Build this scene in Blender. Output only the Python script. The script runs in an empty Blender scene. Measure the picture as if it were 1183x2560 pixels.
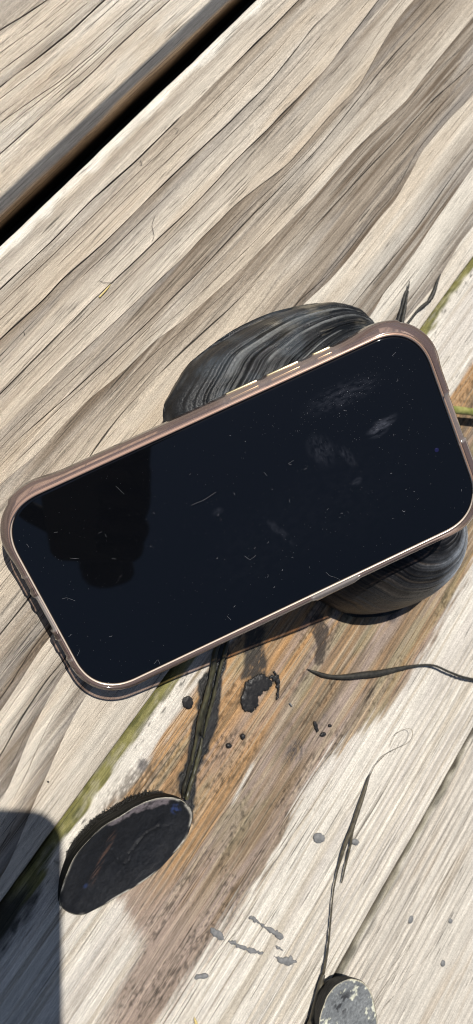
import bpy, bmesh, math, random
import numpy as np
from mathutils import Vector, Matrix

scene = bpy.context.scene
COL = scene.collection
S = 0.001                      # the tables below are in millimetres on the deck plane
R = math.radians

V_C = (-226.33184, -33.35051, 244.93459)
V_right = (0.57816, -0.68663, 0.44075)
V_up = (0.76175, 0.64779, 0.00992)
V_back = (-0.29233, 0.33001, 0.89757)
V_cen = (-156.34428, -113.43011, 39.8139)
V_px = (0.85858, -0.36365, 0.36139)
V_py = (0.37179, 0.927, 0.0495)
V_pz = (-0.35301, 0.09186, 0.9311)
# ------------------------------------------------------------------ camera
cam_data = bpy.data.cameras.new('camera')
cam_data.sensor_fit = 'VERTICAL'
cam_data.sensor_height = 36.0
cam_data.lens = 36.0 * 1775.0 / 2560.0
cam_data.clip_start = 0.004
cam_data.clip_end = 500.0
cam_data.dof.use_dof = True
cam_data.dof.focus_distance = 0.222
cam_data.dof.aperture_fstop = 18.0
camera = bpy.data.objects.new('camera', cam_data)
COL.objects.link(camera)
m = Matrix((V_right, V_up, V_back)).transposed().to_4x4()
m.translation = Vector(V_C) * S
camera.matrix_world = m
scene.camera = camera

# ------------------------------------------------------------------ sky and sun
SUN_DIR = Vector((0.22280, 0.40979, 0.88455)).normalized()
world = bpy.data.worlds.new('World')
scene.world = world
world.use_nodes = True
wn = world.node_tree
for n in list(wn.nodes): wn.nodes.remove(n)
sky = wn.nodes.new('ShaderNodeTexSky'); sky.sky_type = 'NISHITA'; sky.sun_disc = False
sky.sun_elevation = math.asin(SUN_DIR.z)
sky.sun_rotation = math.atan2(SUN_DIR.x, SUN_DIR.y)
bg = wn.nodes.new('ShaderNodeBackground'); bg.inputs['Strength'].default_value = 0.05
wo = wn.nodes.new('ShaderNodeOutputWorld')
wn.links.new(sky.outputs[0], bg.inputs[0]); wn.links.new(bg.outputs[0], wo.inputs[0])
sl = bpy.data.lights.new('sun', 'SUN'); sl.energy = 5.0; sl.angle = R(0.53); sl.color = (1.0, 0.955, 0.88)
sun = bpy.data.objects.new('sun', sl); COL.objects.link(sun)
sun.rotation_euler = SUN_DIR.to_track_quat('Z', 'Y').to_euler()
sun.location = (0.1, 0.2, 0.9)
scene.view_settings.view_transform = 'Standard'
scene.view_settings.look = 'None'
scene.view_settings.exposure = 0.14
scene.view_settings.gamma = 1.0
scene.cycles.filter_width = 1.0

# ------------------------------------------------------------------ measured outlines, in millimetres
RINGS_A = [[(-146.77, -9.43),(-136.9, -9.65),(-120.74, -10.04),(-98.76, -9.8),(-74.69, -10.95),(-37.82, -11.09),(-15.77, -11.36),(10.32, -11.55),(30.42, -11.32)], [(-159.33, -20.08),(-137.14, -21.28),(-129.27, -20.83),(-105.83, -22.56),(-81.48, -22.66),(-62.67, -23.38),(-31.7, -24.78),(-2.29, -24.76),(28.54, -22.36),(48.49, -22.57)], [(-173.19, -31.83),(-153.49, -32.33),(-124.05, -33.06),(-106.7, -34.07),(-88.49, -34.84),(-64.77, -35.96),(-44.4, -35.47),(-18.03, -36.57),(20.16, -37.01),(48.03, -34.89),(65.83, -33.35)], [(-182.48, -39.72),(-159.85, -40.52),(-140.3, -42.16),(-126.79, -43.14),(-107.18, -44.36),(-83.48, -45.76),(-57.55, -46.55),(-23.75, -51.21),(6.91, -50.7),(28.16, -51.55),(49.32, -47.73),(66.56, -44.82),(83.01, -44.03)], [(-196.31, -51.44),(-189.18, -52.27),(-179.73, -53.69),(-167.73, -53.39),(-150.69, -54.66),(-133.98, -57.12),(-120.78, -57.85),(-106.87, -60.65),(-74.14, -64.34),(-49.92, -65.99),(-22.38, -67.63),(8.98, -67.62),(44.54, -70.39),(60.0, -69.45),(84.49, -68.95),(108.49, -68.47)]]
RINGS_B = [[(-253.21, -99.7),(-242.87, -98.62),(-233.82, -97.44),(-229.1, -96.9),(-225.63, -97.11),(-62.52, -92.35),(-45.4, -94.59),(-28.22, -95.07),(-2.5, -94.17),(4.83, -95.05),(21.62, -92.75),(35.02, -90.33),(58.78, -90.41),(80.19, -92.06)], [(-276.13, -119.14),(-272.56, -118.59),(-266.33, -116.83),(-260.83, -115.03),(-253.97, -112.8),(-244.37, -110.71),(-235.37, -108.89),(-231.22, -108.93),(-140, -113.5),(-42.9, -118.38),(-26.37, -116.39),(-21.61, -117.17),(-0.33, -116.34),(21.51, -114.79),(54.41, -113.55)], [(-292.33, -135.03),(-281.21, -131.97),(-274.14, -129.89),(-269.16, -128.25),(-261.3, -126.44),(-253.22, -124.0),(-244.45, -121.93),(-236.97, -120.66),(-232.77, -120.03),(-130, -127),(-3.11, -133.54),(2.02, -132.59),(10.85, -131.95),(20.85, -130.76),(33.41, -131.06)]]
CRACKS_MAIN = [[(-146.77, -9.43),(-136.9, -9.65),(-120.74, -10.04),(-98.76, -9.8),(-74.69, -10.95),(-37.82, -11.09),(-15.77, -11.36),(10.32, -11.55),(30.42, -11.32)], [(-159.33, -20.08),(-137.14, -21.28),(-129.27, -20.83),(-105.83, -22.56),(-81.48, -22.66),(-62.67, -23.38),(-31.7, -24.78),(-2.29, -24.76),(28.54, -22.36),(48.49, -22.57)], [(-173.19, -31.83),(-153.49, -32.33),(-124.05, -33.06),(-106.7, -34.07),(-88.49, -34.84),(-64.77, -35.96),(-44.4, -35.47),(-18.03, -36.57),(20.16, -37.01),(48.03, -34.89),(65.83, -33.35)], [(-90.3, -53.21),(-65.96, -53.63),(-39.77, -54.85),(-5.37, -55.89),(14.41, -55.09),(54.7, -53.32),(96.18, -54.27)], [(-170.07, -67.35),(-149.53, -66.19),(-131.49, -66.89),(-117.69, -67.71),(-95.05, -70.16),(-70.21, -72.71),(-53.22, -74.77),(-37.48, -75.29),(1.57, -76.79),(34.93, -78.43),(60.62, -79.4),(91.1, -82.97)], [(-46.55, -109.1),(-31.18, -109.38),(-12.0, -110.27),(11.33, -110.12),(40.94, -108.39),(60.57, -108.42)], [(-233.95, -83.36),(-225.69, -83.21),(-218.56, -83.13),(-205, -84)], [(-247.94, -95.23),(-233.62, -95.91),(-224.67, -96.7)], [(-256.36, -106.59),(-251.06, -106.8),(-237.25, -105.57),(-229.59, -105.8)], [(-264.43, -109.21),(-257.18, -107.71),(-251.03, -106.77),(-243.81, -106.72)], [(-242.34, -90.48),(-230.89, -89.27),(-222.89, -89.88)], [(-229.1, -79.25),(-223.19, -79.31),(-216.47, -79.2)], [(-38.52, -66.09),(-18.21, -66.7),(9.03, -67.7),(31.94, -70.84),(46.52, -71.7),(66.34, -71.62),(84.75, -73.33),(100.53, -75.11)], [(-33.98, -89.05),(-20.32, -89.58),(-4.75, -90.26),(24.48, -90.13)], [(-61.98, -91.37),(-55.56, -91.64),(-48.74, -91.65)], [(-73.01, -84.08),(-57.17, -84.21)], [(-121.12, -67.44),(-103.54, -68.6),(-84.67, -68.22),(-75.91, -67.69)], [(-30.07, -110.29),(-19.07, -110.19),(-6.03, -109.31)], [(-281.93, -124.06),(-276.5, -123.67)], [(-287.25, -128.57),(-281.19, -128.06)], [(-242.12, -117.31),(-240.29, -117.57),(-237.01, -117.53)], [(-237.67, -131.14),(-231.58, -130.77)], [(-83.48, -45.76),(-57.55, -46.55),(-23.75, -51.21),(6.91, -50.7)]]
LINES_MAIN = [([(-146.77, -9.43),(-136.9, -9.65),(-120.74, -10.04),(-98.76, -9.8),(-74.69, -10.95),(-37.82, -11.09),(-15.77, -11.36),(10.32, -11.55),(30.42, -11.32)], 0.21, 1.0),([(-159.33, -20.08),(-137.14, -21.28),(-129.27, -20.83),(-105.83, -22.56),(-81.48, -22.66),(-62.67, -23.38),(-31.7, -24.78),(-2.29, -24.76),(28.54, -22.36),(48.49, -22.57)], 0.2, 0.9),([(-173.19, -31.83),(-153.49, -32.33),(-124.05, -33.06),(-106.7, -34.07),(-88.49, -34.84),(-64.77, -35.96),(-44.4, -35.47),(-18.03, -36.57),(20.16, -37.01),(48.03, -34.89),(65.83, -33.35)], 0.18, 0.85),([(-182.48, -39.72),(-159.85, -40.52),(-140.3, -42.16),(-126.79, -43.14),(-107.18, -44.36),(-83.48, -45.76),(-57.55, -46.55),(-23.75, -51.21),(6.91, -50.7),(28.16, -51.55),(49.32, -47.73),(66.56, -44.82),(83.01, -44.03)], 0.14, 0.45),([(-210, -46.2),(-182, -45.8),(-150, -49),(-120, -51.5),(-90.3, -53.21),(-65.96, -53.63),(-39.77, -54.85),(-5.37, -55.89),(14.41, -55.09),(54.7, -53.32),(96.18, -54.27)], 0.18, 0.85),([(-196.31, -51.44),(-189.18, -52.27),(-179.73, -53.69),(-167.73, -53.39),(-150.69, -54.66),(-133.98, -57.12),(-120.78, -57.85),(-106.87, -60.65),(-74.14, -64.34),(-49.92, -65.99),(-22.38, -67.63),(8.98, -67.62),(44.54, -70.39),(60.0, -69.45),(84.49, -68.95),(108.49, -68.47)], 0.1, 0.2),([(-233.95, -83.36),(-225.69, -83.21),(-218.56, -83.13),(-205, -82),(-170.07, -67.35),(-149.53, -66.19),(-131.49, -66.89),(-117.69, -67.71),(-95.05, -70.16),(-70.21, -72.71),(-53.22, -74.77),(-37.48, -75.29),(1.57, -76.79),(34.93, -78.43),(60.62, -79.4),(91.1, -82.97)], 0.24, 1.0),([(-253.21, -97.5),(-242.87, -96.42),(-233.82, -95.24),(-229.1, -94.7),(-225.63, -94.91),(-62.52, -90.14999999999999),(-45.4, -92.39),(-28.22, -92.86999999999999),(-2.5, -91.97),(4.83, -92.85),(21.62, -90.55),(35.02, -88.13),(58.78, -88.21),(80.19, -89.86)], 0.17, 0.75),([(-253.21, -99.7),(-242.87, -98.62),(-233.82, -97.44),(-229.1, -96.9),(-225.63, -97.11),(-62.52, -92.35),(-45.4, -94.59),(-28.22, -95.07),(-2.5, -94.17),(4.83, -95.05),(21.62, -92.75),(35.02, -90.33),(58.78, -90.41),(80.19, -92.06)], 0.1, 0.15),([(-264.43, -109.21),(-251.06, -106.8),(-237.25, -105.57),(-229.59, -105.8),(-140, -108.8),(-46.55, -109.1),(-31.18, -109.38),(-12.0, -110.27),(11.33, -110.12),(40.94, -108.39),(60.57, -108.42)], 0.22, 1.0),([(-276.13, -119.14),(-272.56, -118.59),(-266.33, -116.83),(-260.83, -115.03),(-253.97, -112.8),(-244.37, -110.71),(-235.37, -108.89),(-231.22, -108.93),(-140, -113.5),(-42.9, -118.38),(-26.37, -116.39),(-21.61, -117.17),(-0.33, -116.34),(21.51, -114.79),(54.41, -113.55)], 0.1, 0.12),([(-292.33, -135.03),(-281.21, -131.97),(-274.14, -129.89),(-269.16, -128.25),(-261.3, -126.44),(-253.22, -124.0),(-244.45, -121.93),(-236.97, -120.66),(-232.77, -120.03),(-130, -127),(-3.11, -133.54),(2.02, -132.59),(10.85, -131.95),(20.85, -130.76),(33.41, -131.06)], 0.1, 0.1)]
CRACKS_UP = [[(-80.86, 46.47),(-69.43, 44.98),(-58.85, 44.2)], [(-95.34, 34.19),(-78.95, 33.39),(-60.69, 32.63),(-41.11, 33.17)], [(-104.64, 26.3),(-76.66, 23.69),(-59.85, 23.06),(-43.08, 23.72)], [(-112.39, 19.73),(-71.2, 19.1),(-43.24, 19.63),(-19.2, 19.54)], [(-100.57, 14.2),(-78.27, 13.11),(-60.72, 12.71)], [(-117.54, 15.36),(-100.57, 14.2)]]
CRACKS_3 = [[(-268.25, -189.41),(-259.73, -191.61),(-250.82, -192.64),(-242.14, -192.95),(-231.0, -194.15)], [(-248.89, -224.16),(-239.3, -224.96),(-232.72, -225.63)], [(-287.19, -223.84),(-282.3, -224.05),(-274.37, -224.52),(-269.32, -224.74)], [(-284.55, -235.32),(-272.62, -236.02),(-261.79, -236.77),(-252.84, -237.54)], [(-281.6, -212.71),(-274.37, -215.19),(-267.94, -215.78),(-259.33, -216.33),(-250.56, -216.88)], [(-293.36, -215.79),(-287.59, -217.76),(-280.87, -218.51)], [(-255.15, -210.56),(-243.51, -211.52)], [(-248.39, -214.48),(-237.42, -216.27),(-223.22, -217.65)], [(-284.27, -202.94),(-272.46, -203.4),(-263.69, -204.57)], [(-257.81, -192.11),(-249.67, -191.67)], [(-278.93, -198.43),(-268.19, -201.39)], [(-250.88, -224.24),(-237.49, -224.8),(-217.57, -226.45)], [(-219.36, -221.74),(-212.01, -234.5)], [(-265.65, -221.8),(-252.13, -221.81),(-233.54, -223.88)], [(-311.56, -212.02),(-302.55, -211.42),(-286.61, -212.38)], [(-307.16, -222.45),(-287.08, -223.4),(-268.03, -227.58)], [(-188.42, -165.27),(-182.81, -165.76),(-177.05, -165.01),(-166.91, -165.42)], [(-233.52, -163.6),(-226.22, -163.51)], [(-216.61, -218.77),(-207.07, -218.85),(-198.1, -219.57),(-186.54, -221.77)]]
CRACKS_4 = [[(-268.61, -314.0),(-254.57, -317.72),(-237.11, -323.61),(-222.2, -324.83),(-200.72, -326.25)], [(-260.23, -302.85),(-248.68, -308.52),(-234.52, -311.08)], [(-236.85, -310.11),(-219.2, -313.16)], [(-266.29, -309.3),(-257.1, -309.93),(-241.84, -311.38)]]
STAIN_LO = [(-317.88, -197.01),(-307.71, -196.08),(-292.88, -197.23),(-281.33, -187.48),(-278.95, -179.62),(-277.63, -196.52),(-246.63, -156.21),(-232.23, -154.96),(-216.69, -153.92),(-202.62, -150.25),(-36.51, -170.56),(-13.14, -169.87)]
STAIN_HI = [(-308.48, -219.33),(-288.59, -219.16),(-271.36, -221.33),(-245.81, -222.76),(-228.18, -221.81),(-215.3, -218.23),(-186.89, -222.06),(-156.78, -233.95),(-127.45, -233.49),(-85.02, -229.79)]
MOSS = [(-276.89, -145.81),(-259.26, -145.2),(-240.15, -144.7),(-212.07, -145.07),(-20.55, -145.09),(-7.3, -142.5),(18.15, -143.78)]
WET_REED = [(-198.7, -152.73),(-205.28, -152.43),(-214.93, -159.32),(-220.57, -161.2),(-231.07, -167.6),(-237.69, -168.73),(-240.81, -171.77),(-246.61, -184.39),(-246.17, -186.9),(-245.5, -183.46),(-238.39, -178.69),(-232.07, -174.19),(-223.03, -172.4),(-213.98, -169.84),(-208.48, -166.48),(-198.89, -159.68),(-191.25, -156.69),(-185.63, -152.82),(-189.48, -147.5)]
WET_SMEAR = [(-186.45, -161.31),(-179.02, -155.63),(-172.8, -161.44),(-178.56, -166.29),(-182.93, -171.73),(-187.18, -175.31),(-193.96, -168.2),(-194.65, -166.5),(-190.88, -164.47)]
WET_SMEAR2 = [(-160.36, -178.37),(-156.02, -175.98),(-152.22, -181.07),(-155.07, -183.46),(-155.51, -187.06),(-159.88, -188.79),(-164.29, -191.85),(-168.31, -193.29),(-170.94, -191.68),(-170.1, -190.02),(-164.02, -185.86),(-162.01, -181.65)]
SPLATS = [('wet', 1.1, [(-193.96, -168.2),(-196.84, -169.48),(-200.43, -171.08),(-202.69, -173.27),(-202.96, -176.36),(-200.81, -178.58),(-198.17, -178.68),(-195.38, -177.22),(-192.44, -177.38),(-190.87, -179.0),(-187.71, -178.72),(-187.18, -175.31),(-187.25, -172.42),(-189.14, -171.08),(-191.0, -169.75),(-192.66, -169.41)], 'large glossy black wet mud splat below the middle of the phone'),('wet', 1.0, [(-186.92, -175.68),(-184.76, -177.43),(-184.06, -175.65),(-183.67, -178.31),(-185.2, -180.98),(-188.34, -183.44),(-190.49, -184.52),(-191.99, -184.41),(-191.77, -183.32),(-189.6, -183.0),(-187.42, -180.56),(-186.49, -177.7)], 'hook shaped black mud splat right of the large wet splat'),('wet', 0.7, [(-212.32, -155.47),(-213.23, -155.95),(-214.21, -155.95),(-215.06, -155.49),(-215.61, -154.66),(-215.76, -153.61),(-215.47, -152.56),(-214.81, -151.72),(-213.91, -151.24),(-212.94, -151.23),(-212.09, -151.68),(-211.53, -152.52),(-211.37, -153.56),(-211.65, -154.62)], 'round dark mud splat between the moss strip and the wet reed'),('wet', 1.2, [(-210.57, -181.96),(-211.08, -182.05),(-211.56, -181.93),(-211.89, -181.63),(-212.02, -181.22),(-211.93, -180.77),(-211.62, -180.37),(-211.17, -180.1),(-210.65, -180.01),(-210.18, -180.13),(-209.85, -180.42),(-209.71, -180.84),(-209.81, -181.29),(-210.11, -181.69)], 'upper of two small black mud drops right of the wet reed'),('wet', 1.2, [(-216.09, -179.28),(-216.49, -179.45),(-216.94, -179.37),(-217.36, -179.06),(-217.66, -178.58),(-217.78, -178.02),(-217.71, -177.5),(-217.45, -177.12),(-217.06, -176.95),(-216.61, -177.03),(-216.19, -177.34),(-215.88, -177.82),(-215.76, -178.38),(-215.83, -178.9)], 'lower of two small black mud drops right of the wet reed'),('wet', 0.4, [(-188.98, -204.29),(-188.32, -205.32),(-189.36, -207.45),(-190.51, -209.05),(-191.51, -208.62),(-190.78, -206.75)], 'thin dark mud streak on the brown stained wood'),('wet', 0.5, [(-191.35, -210.39),(-190.05, -210.9),(-188.94, -211.88),(-189.67, -213.01),(-190.92, -212.58),(-191.77, -211.39)], 'small dark mud blob under the thin streak on brown wood'),('wet', 0.6, [(-185.38, -212.94),(-185.65, -213.05),(-185.95, -212.99),(-186.24, -212.77),(-186.46, -212.44),(-186.55, -212.06),(-186.51, -211.71),(-186.34, -211.45),(-186.08, -211.34),(-185.77, -211.4),(-185.48, -211.62),(-185.27, -211.95),(-185.17, -212.33),(-185.21, -212.68)], 'tiny round dark mud dot right of the thin streak'),('dry', 0.45, [(-222.22, -239.28),(-223.03, -239.6),(-223.95, -239.36),(-224.8, -238.61),(-225.41, -237.51),(-225.65, -236.27),(-225.49, -235.14),(-224.96, -234.33),(-224.16, -234.02),(-223.25, -234.25),(-222.4, -234.98),(-221.79, -236.08),(-221.53, -237.33),(-221.68, -238.47)], 'larger round dried grey mud spot left of the long dry stem'),('dry', 0.45, [(-215.08, -255.54),(-215.62, -255.74),(-216.23, -255.55),(-216.81, -255.03),(-217.23, -254.27),(-217.41, -253.41),(-217.32, -252.65),(-216.97, -252.11),(-216.44, -251.91),(-215.82, -252.09),(-215.25, -252.61),(-214.83, -253.37),(-214.64, -254.22),(-214.73, -255.0)], 'smaller round dried grey mud spot right of the long dry stem'),('dry', 0.45, [(-262.33, -227.93),(-261.43, -228.9),(-261.31, -231.7),(-261.96, -233.4),(-261.94, -236.89),(-260.95, -241.97),(-260.72, -245.97),(-261.63, -247.64),(-262.96, -246.65),(-263.22, -243.88),(-262.78, -239.96),(-262.59, -236.86),(-262.66, -232.83),(-263.22, -230.4)], 'dumbbell shaped dried grey mud splat on the pale wood'),('dry', 0.35, [(-273.13, -215.23),(-272.37, -216.78),(-272.5, -220.73),(-273.1, -223.73),(-274.31, -223.36),(-274.81, -221.03),(-274.38, -216.84)], 'dark smudged mud streak at the edge of the brown stain'),('dry', 0.3, [(-273.55, -224.94),(-272.26, -227.21),(-272.29, -230.61),(-271.82, -234.2),(-271.01, -238.12),(-269.7, -244.01),(-271.23, -241.2),(-272.49, -237.63),(-272.9, -234.54),(-273.51, -231.08),(-273.82, -227.4)], 'long broken grey mud streak trailing across the pale wood'),('dry', 0.4, [(-268.89, -247.97),(-268.25, -251.86),(-266.8, -254.25),(-265.09, -254.64),(-266.07, -257.29),(-265.86, -259.57),(-268.0, -257.7),(-269.4, -255.23),(-270.11, -252.22)], 'wing shaped dried grey mud splat near the foot of the dry stem'),('dry', 0.35, [(-265.84, -246.01),(-265.36, -247.03),(-265.13, -250.2),(-265.62, -250.25),(-266.29, -247.22)], 'tiny comma shaped grey mud mark above the wing shaped splat'),('dry', 0.45, [(-290.29, -221.36),(-288.39, -221.63),(-287.83, -223.3),(-286.66, -225.01),(-286.93, -226.6),(-288.1, -226.22),(-289.01, -223.76),(-290.09, -222.52)], 'bean shaped dried grey mud spot at the lower end of the brown stain'),('dry', 0.35, [(-226.96, -305.79),(-227.75, -305.88),(-228.45, -305.67),(-228.92, -305.22),(-229.07, -304.6),(-228.87, -303.96),(-228.37, -303.4),(-227.65, -303.04),(-226.86, -302.96),(-226.17, -303.16),(-225.69, -303.61),(-225.54, -304.23),(-225.73, -304.88),(-226.24, -305.44)], 'faint oval grey mud spot on the ridged corner board nearest the joint'),('dry', 0.4, [(-217.08, -326.93),(-217.61, -326.95),(-218.09, -326.72),(-218.44, -326.3),(-218.57, -325.76),(-218.48, -325.21),(-218.16, -324.76),(-217.7, -324.5),(-217.17, -324.49),(-216.69, -324.71),(-216.34, -325.14),(-216.2, -325.68),(-216.3, -326.23),(-216.61, -326.67)], 'small oval grey mud spot at the right on the ridged corner board'),('dry', 0.5, [(-233.6, -335.18),(-234.3, -335.22),(-234.93, -334.96),(-235.36, -334.45),(-235.51, -333.8),(-235.35, -333.14),(-234.91, -332.58),(-234.28, -332.26),(-233.59, -332.22),(-232.96, -332.48),(-232.53, -332.98),(-232.38, -333.63),(-232.54, -334.3),(-232.97, -334.85)], 'darkest oval mud spot low on the ridged corner board'),('wet', 0.5, [(-262.29, -128.41),(-262.46, -128.49),(-262.64, -128.48),(-262.8, -128.37),(-262.9, -128.2),(-262.93, -127.98),(-262.88, -127.78),(-262.76, -127.62),(-262.6, -127.54),(-262.42, -127.55),(-262.26, -127.65),(-262.15, -127.83),(-262.12, -128.04),(-262.17, -128.25)], 'single tiny black speck on the broad board above the shadow'),('dry', 0.5, [(-189.69, -190.02),(-189.15, -190.47),(-189.55, -192.04),(-190.13, -192.1),(-190.15, -191.13)], 'small dark fleck on the orange wood below the hook shaped splat')]
OPEN_RIM = [(-286.15, -151.25, 8.52),(-281.8, -149.32, 9.5),(-274.95, -147.2, 10.8),(-266.86, -147.79, 11.5),(-262.04, -149.05, 11.67),(-256.85, -152.09, 11.4),(-251.77, -154.72, 11.23),(-247.5, -158.34, 10.73),(-244.3, -162.48, 10.0),(-242.14, -167.87, 8.87),(-242.03, -173.19, 7.57),(-243.65, -178.03, 6.23),(-247.49, -180.8, 5.18),(-251.85, -182.51, 4.33),(-257.07, -182.36, 3.83),(-263.72, -181.42, 3.37),(-268.89, -179.85, 3.2),(-274.62, -176.76, 3.33),(-279.84, -173.36, 3.6),(-284.17, -170.64, 3.8),(-287.64, -167.91, 4.1),(-290.1, -165.63, 4.4),(-291.38, -161.63, 5.27),(-290.92, -156.09, 6.73),(-288.94, -153.27, 7.68)]
SCAR = [[(-268.47, -167.23),(-266.33, -166.38),(-262.15, -166.37),(-257.55, -167.03),(-253.49, -169.52),(-251.82, -173.44)], [(-268.08, -159.34),(-269.75, -163.88),(-269.77, -167.69),(-268.35, -168.41)], [(-259.74, -166.92),(-264.42, -167.01),(-268.0, -168.11)]]
GREY_RIM = [(-278.43, -273.94, 10.76),(-275.46, -272.36, 10.76),(-271.13, -271.26, 10.64),(-268.46, -270.95, 10.53),(-264.41, -272.15, 10.2),(-261.18, -274.82, 9.78),(-258.98, -278.46, 9.32),(-257.78, -283.77, 8.75),(-257.96, -288.21, 8.35),(-259.44, -293.12, 7.97),(-262.31, -297.79, 7.68),(-265.07, -301.66, 7.46),(-267.73, -304.7, 7.31),(-273.66, -310.23, 7.09),(-279.09, -312.37, 7.15),(-284.06, -309.45, 7.65),(-287.01, -301.4, 8.54),(-286.95, -291.71, 9.46),(-284.7, -283.03, 10.19),(-281.94, -277.32, 10.61)]
REED_STRANDS = [[(-187.63, -147.41, 2.5, 1.0),(-194.3, -150.14, 2.4, 0.98),(-198.67, -153.04, 2.3, 0.97),(-204.02, -155.52, 2.2, 0.95),(-208.49, -157.76, 1.97, 0.9),(-212.68, -159.36, 1.73, 0.85),(-217.35, -161.77, 1.5, 0.8),(-221.62, -164.22, 1.33, 0.67),(-225.43, -166.3, 1.17, 0.53),(-230.5, -169.03, 1.0, 0.4)], [(-185.48, -150.46, 2.2, 0.75),(-192.01, -153.45, 2.11, 0.73),(-197.61, -155.68, 2.03, 0.71),(-202.35, -158.13, 1.77, 0.67),(-206.84, -160.44, 1.43, 0.63),(-211.73, -162.63, 1.14, 0.56),(-216.21, -164.84, 0.97, 0.43),(-220.07, -166.94, 0.8, 0.3)], [(-220.63, -166.53, 0.9, 0.4),(-224.69, -168.61, 1.08, 0.61),(-229.95, -170.87, 1.28, 0.76),(-233.68, -172.25, 1.52, 0.79),(-237.98, -173.67, 1.84, 0.78),(-241.28, -175.04, 2.2, 0.75)], [(-225.6, -166.23, 0.8, 0.4),(-230.67, -168.82, 0.9, 0.55),(-234.62, -170.47, 1.0, 0.7),(-238.54, -172.02, 1.25, 0.65),(-241.3, -173.82, 1.5, 0.6)], [(-203.27, -156.06, 0.9, 0.9),(-208.46, -158.76, 0.9, 0.95),(-212.56, -160.96, 0.9, 1.0),(-217.25, -163.34, 0.75, 0.75),(-219.74, -165.94, 0.6, 0.5)]]
TWIG_A = [[(-38.29, -129.55, 3.0, 0.5),(-33.35, -128.06, 2.52, 0.5),(-26.63, -125.79, 2.06, 0.51),(-21.86, -124.06, 1.64, 0.54),(-18.28, -123.17, 1.7, 0.38),(-16.03, -121.77, 2.0, 0.12)], [(-35.09, -132.21, 2.0, 0.75),(-31.15, -129.85, 1.8, 0.68),(-25.9, -127.47, 1.6, 0.6),(-22.18, -125.5, 1.55, 0.45),(-19.47, -124.38, 1.5, 0.3)]]
TWIG_B = [[(-33.49, -133.38, 1.0, 0.7),(-28.3, -133.4, 1.0, 0.72),(-21.53, -133.63, 1.0, 0.74),(-17.26, -134.52, 1.0, 0.78),(-12.6, -135.13, 1.0, 0.82),(-8.66, -134.46, 1.03, 0.76),(-3.71, -132.89, 1.11, 0.51),(0.25, -131.92, 1.2, 0.25)]]
TWIG_R = [[(-174.4, -188.09, 0.3, 0.15),(-173.32, -192.0, 0.71, 0.53),(-170.75, -198.47, 1.08, 0.88),(-166.23, -205.1, 1.38, 1.18),(-160.84, -211.55, 1.33, 1.25),(-155.31, -218.42, 1.04, 1.16),(-148.2, -225.43, 1.25, 0.8),(-140.4, -233.82, 1.58, 0.45),(-136.16, -240.06, 2.17, 0.45),(-133.56, -248.31, 2.37, 0.46),(-131.09, -255.68, 2.08, 0.49),(-127.75, -263.09, 1.79, 0.48),(-122.07, -273.4, 1.5, 0.45)]]
STEM_L = [[(-180.89, -243.01, 1.0, 0.11),(-186.38, -241.32, 1.06, 0.12),(-190.1, -241.64, 1.12, 0.19),(-192.87, -241.86, 1.19, 0.45),(-196.93, -243.14, 1.28, 0.68),(-204.32, -245.21, 1.37, 0.84),(-211.64, -247.26, 1.46, 0.84),(-220.01, -249.02, 1.44, 0.76),(-226.29, -251.12, 1.35, 0.57),(-230.79, -253.03, 1.26, 0.39),(-236.54, -255.96, 1.2, 0.34),(-242.65, -259.81, 1.2, 0.3),(-246.2, -262.14, 1.2, 0.3),(-241.11, -258.76, 1.22, 0.32),(-247.07, -262.77, 1.31, 0.34),(-256.48, -268.67, 1.41, 0.44),(-264.17, -272.5, 1.5, 0.55)], [(-206.78, -245.81, 1.5, 0.6),(-212.91, -248.43, 1.35, 0.53),(-219.4, -252.03, 1.2, 0.47),(-223.96, -253.96, 1.1, 0.41),(-232.15, -257.64, 1.0, 0.3)], [(-176.41, -243.17, 0.6, 0.08),(-170.83, -242.02, 1.3, 0.09),(-166.96, -243.73, 2.0, 0.1),(-164.85, -246.18, 2.75, 0.11),(-166.3, -248.02, 3.5, 0.12),(-170.34, -248.34, 3.0, 0.12),(-176.63, -244.21, 2.5, 0.12),(-181.31, -241.91, 1.75, 0.12),(-184.22, -241.64, 1.0, 0.12)], [(-264.45, -272.57, 1.7, 0.7),(-266.61, -273.22, 1.88, 1.06),(-271.9, -275.32, 2.12, 1.38),(-276.74, -277.21, 2.48, 1.62),(-282.37, -279.22, 2.76, 1.78),(-290.95, -281.93, 3.0, 1.9)], [(-266.29, -277.72, 1.2, 0.4),(-272.65, -280.17, 1.6, 0.53),(-279.59, -283.25, 1.87, 0.6),(-286.51, -286.43, 2.0, 0.6)]]
REED_G = [[(-53.02, -164.11, 7.5, 1.7),(-46.08, -172.19, 7.0, 1.7),(-37.86, -182.14, 6.5, 1.75),(-22.5, -201.19, 6.0, 1.7)]]
STRAW = [[(-123.69, -33.69, 0.3, 0.25),(-120.38, -33.68, 0.5, 0.3),(-117.31, -33.52, 0.4, 0.15)]]
STRAW2 = [[(-300.96, -230.34, 0.5, 0.1),(-302.0, -231.84, 0.9, 0.5),(-303.62, -235.17, 1.0, 0.6)]]
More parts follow.
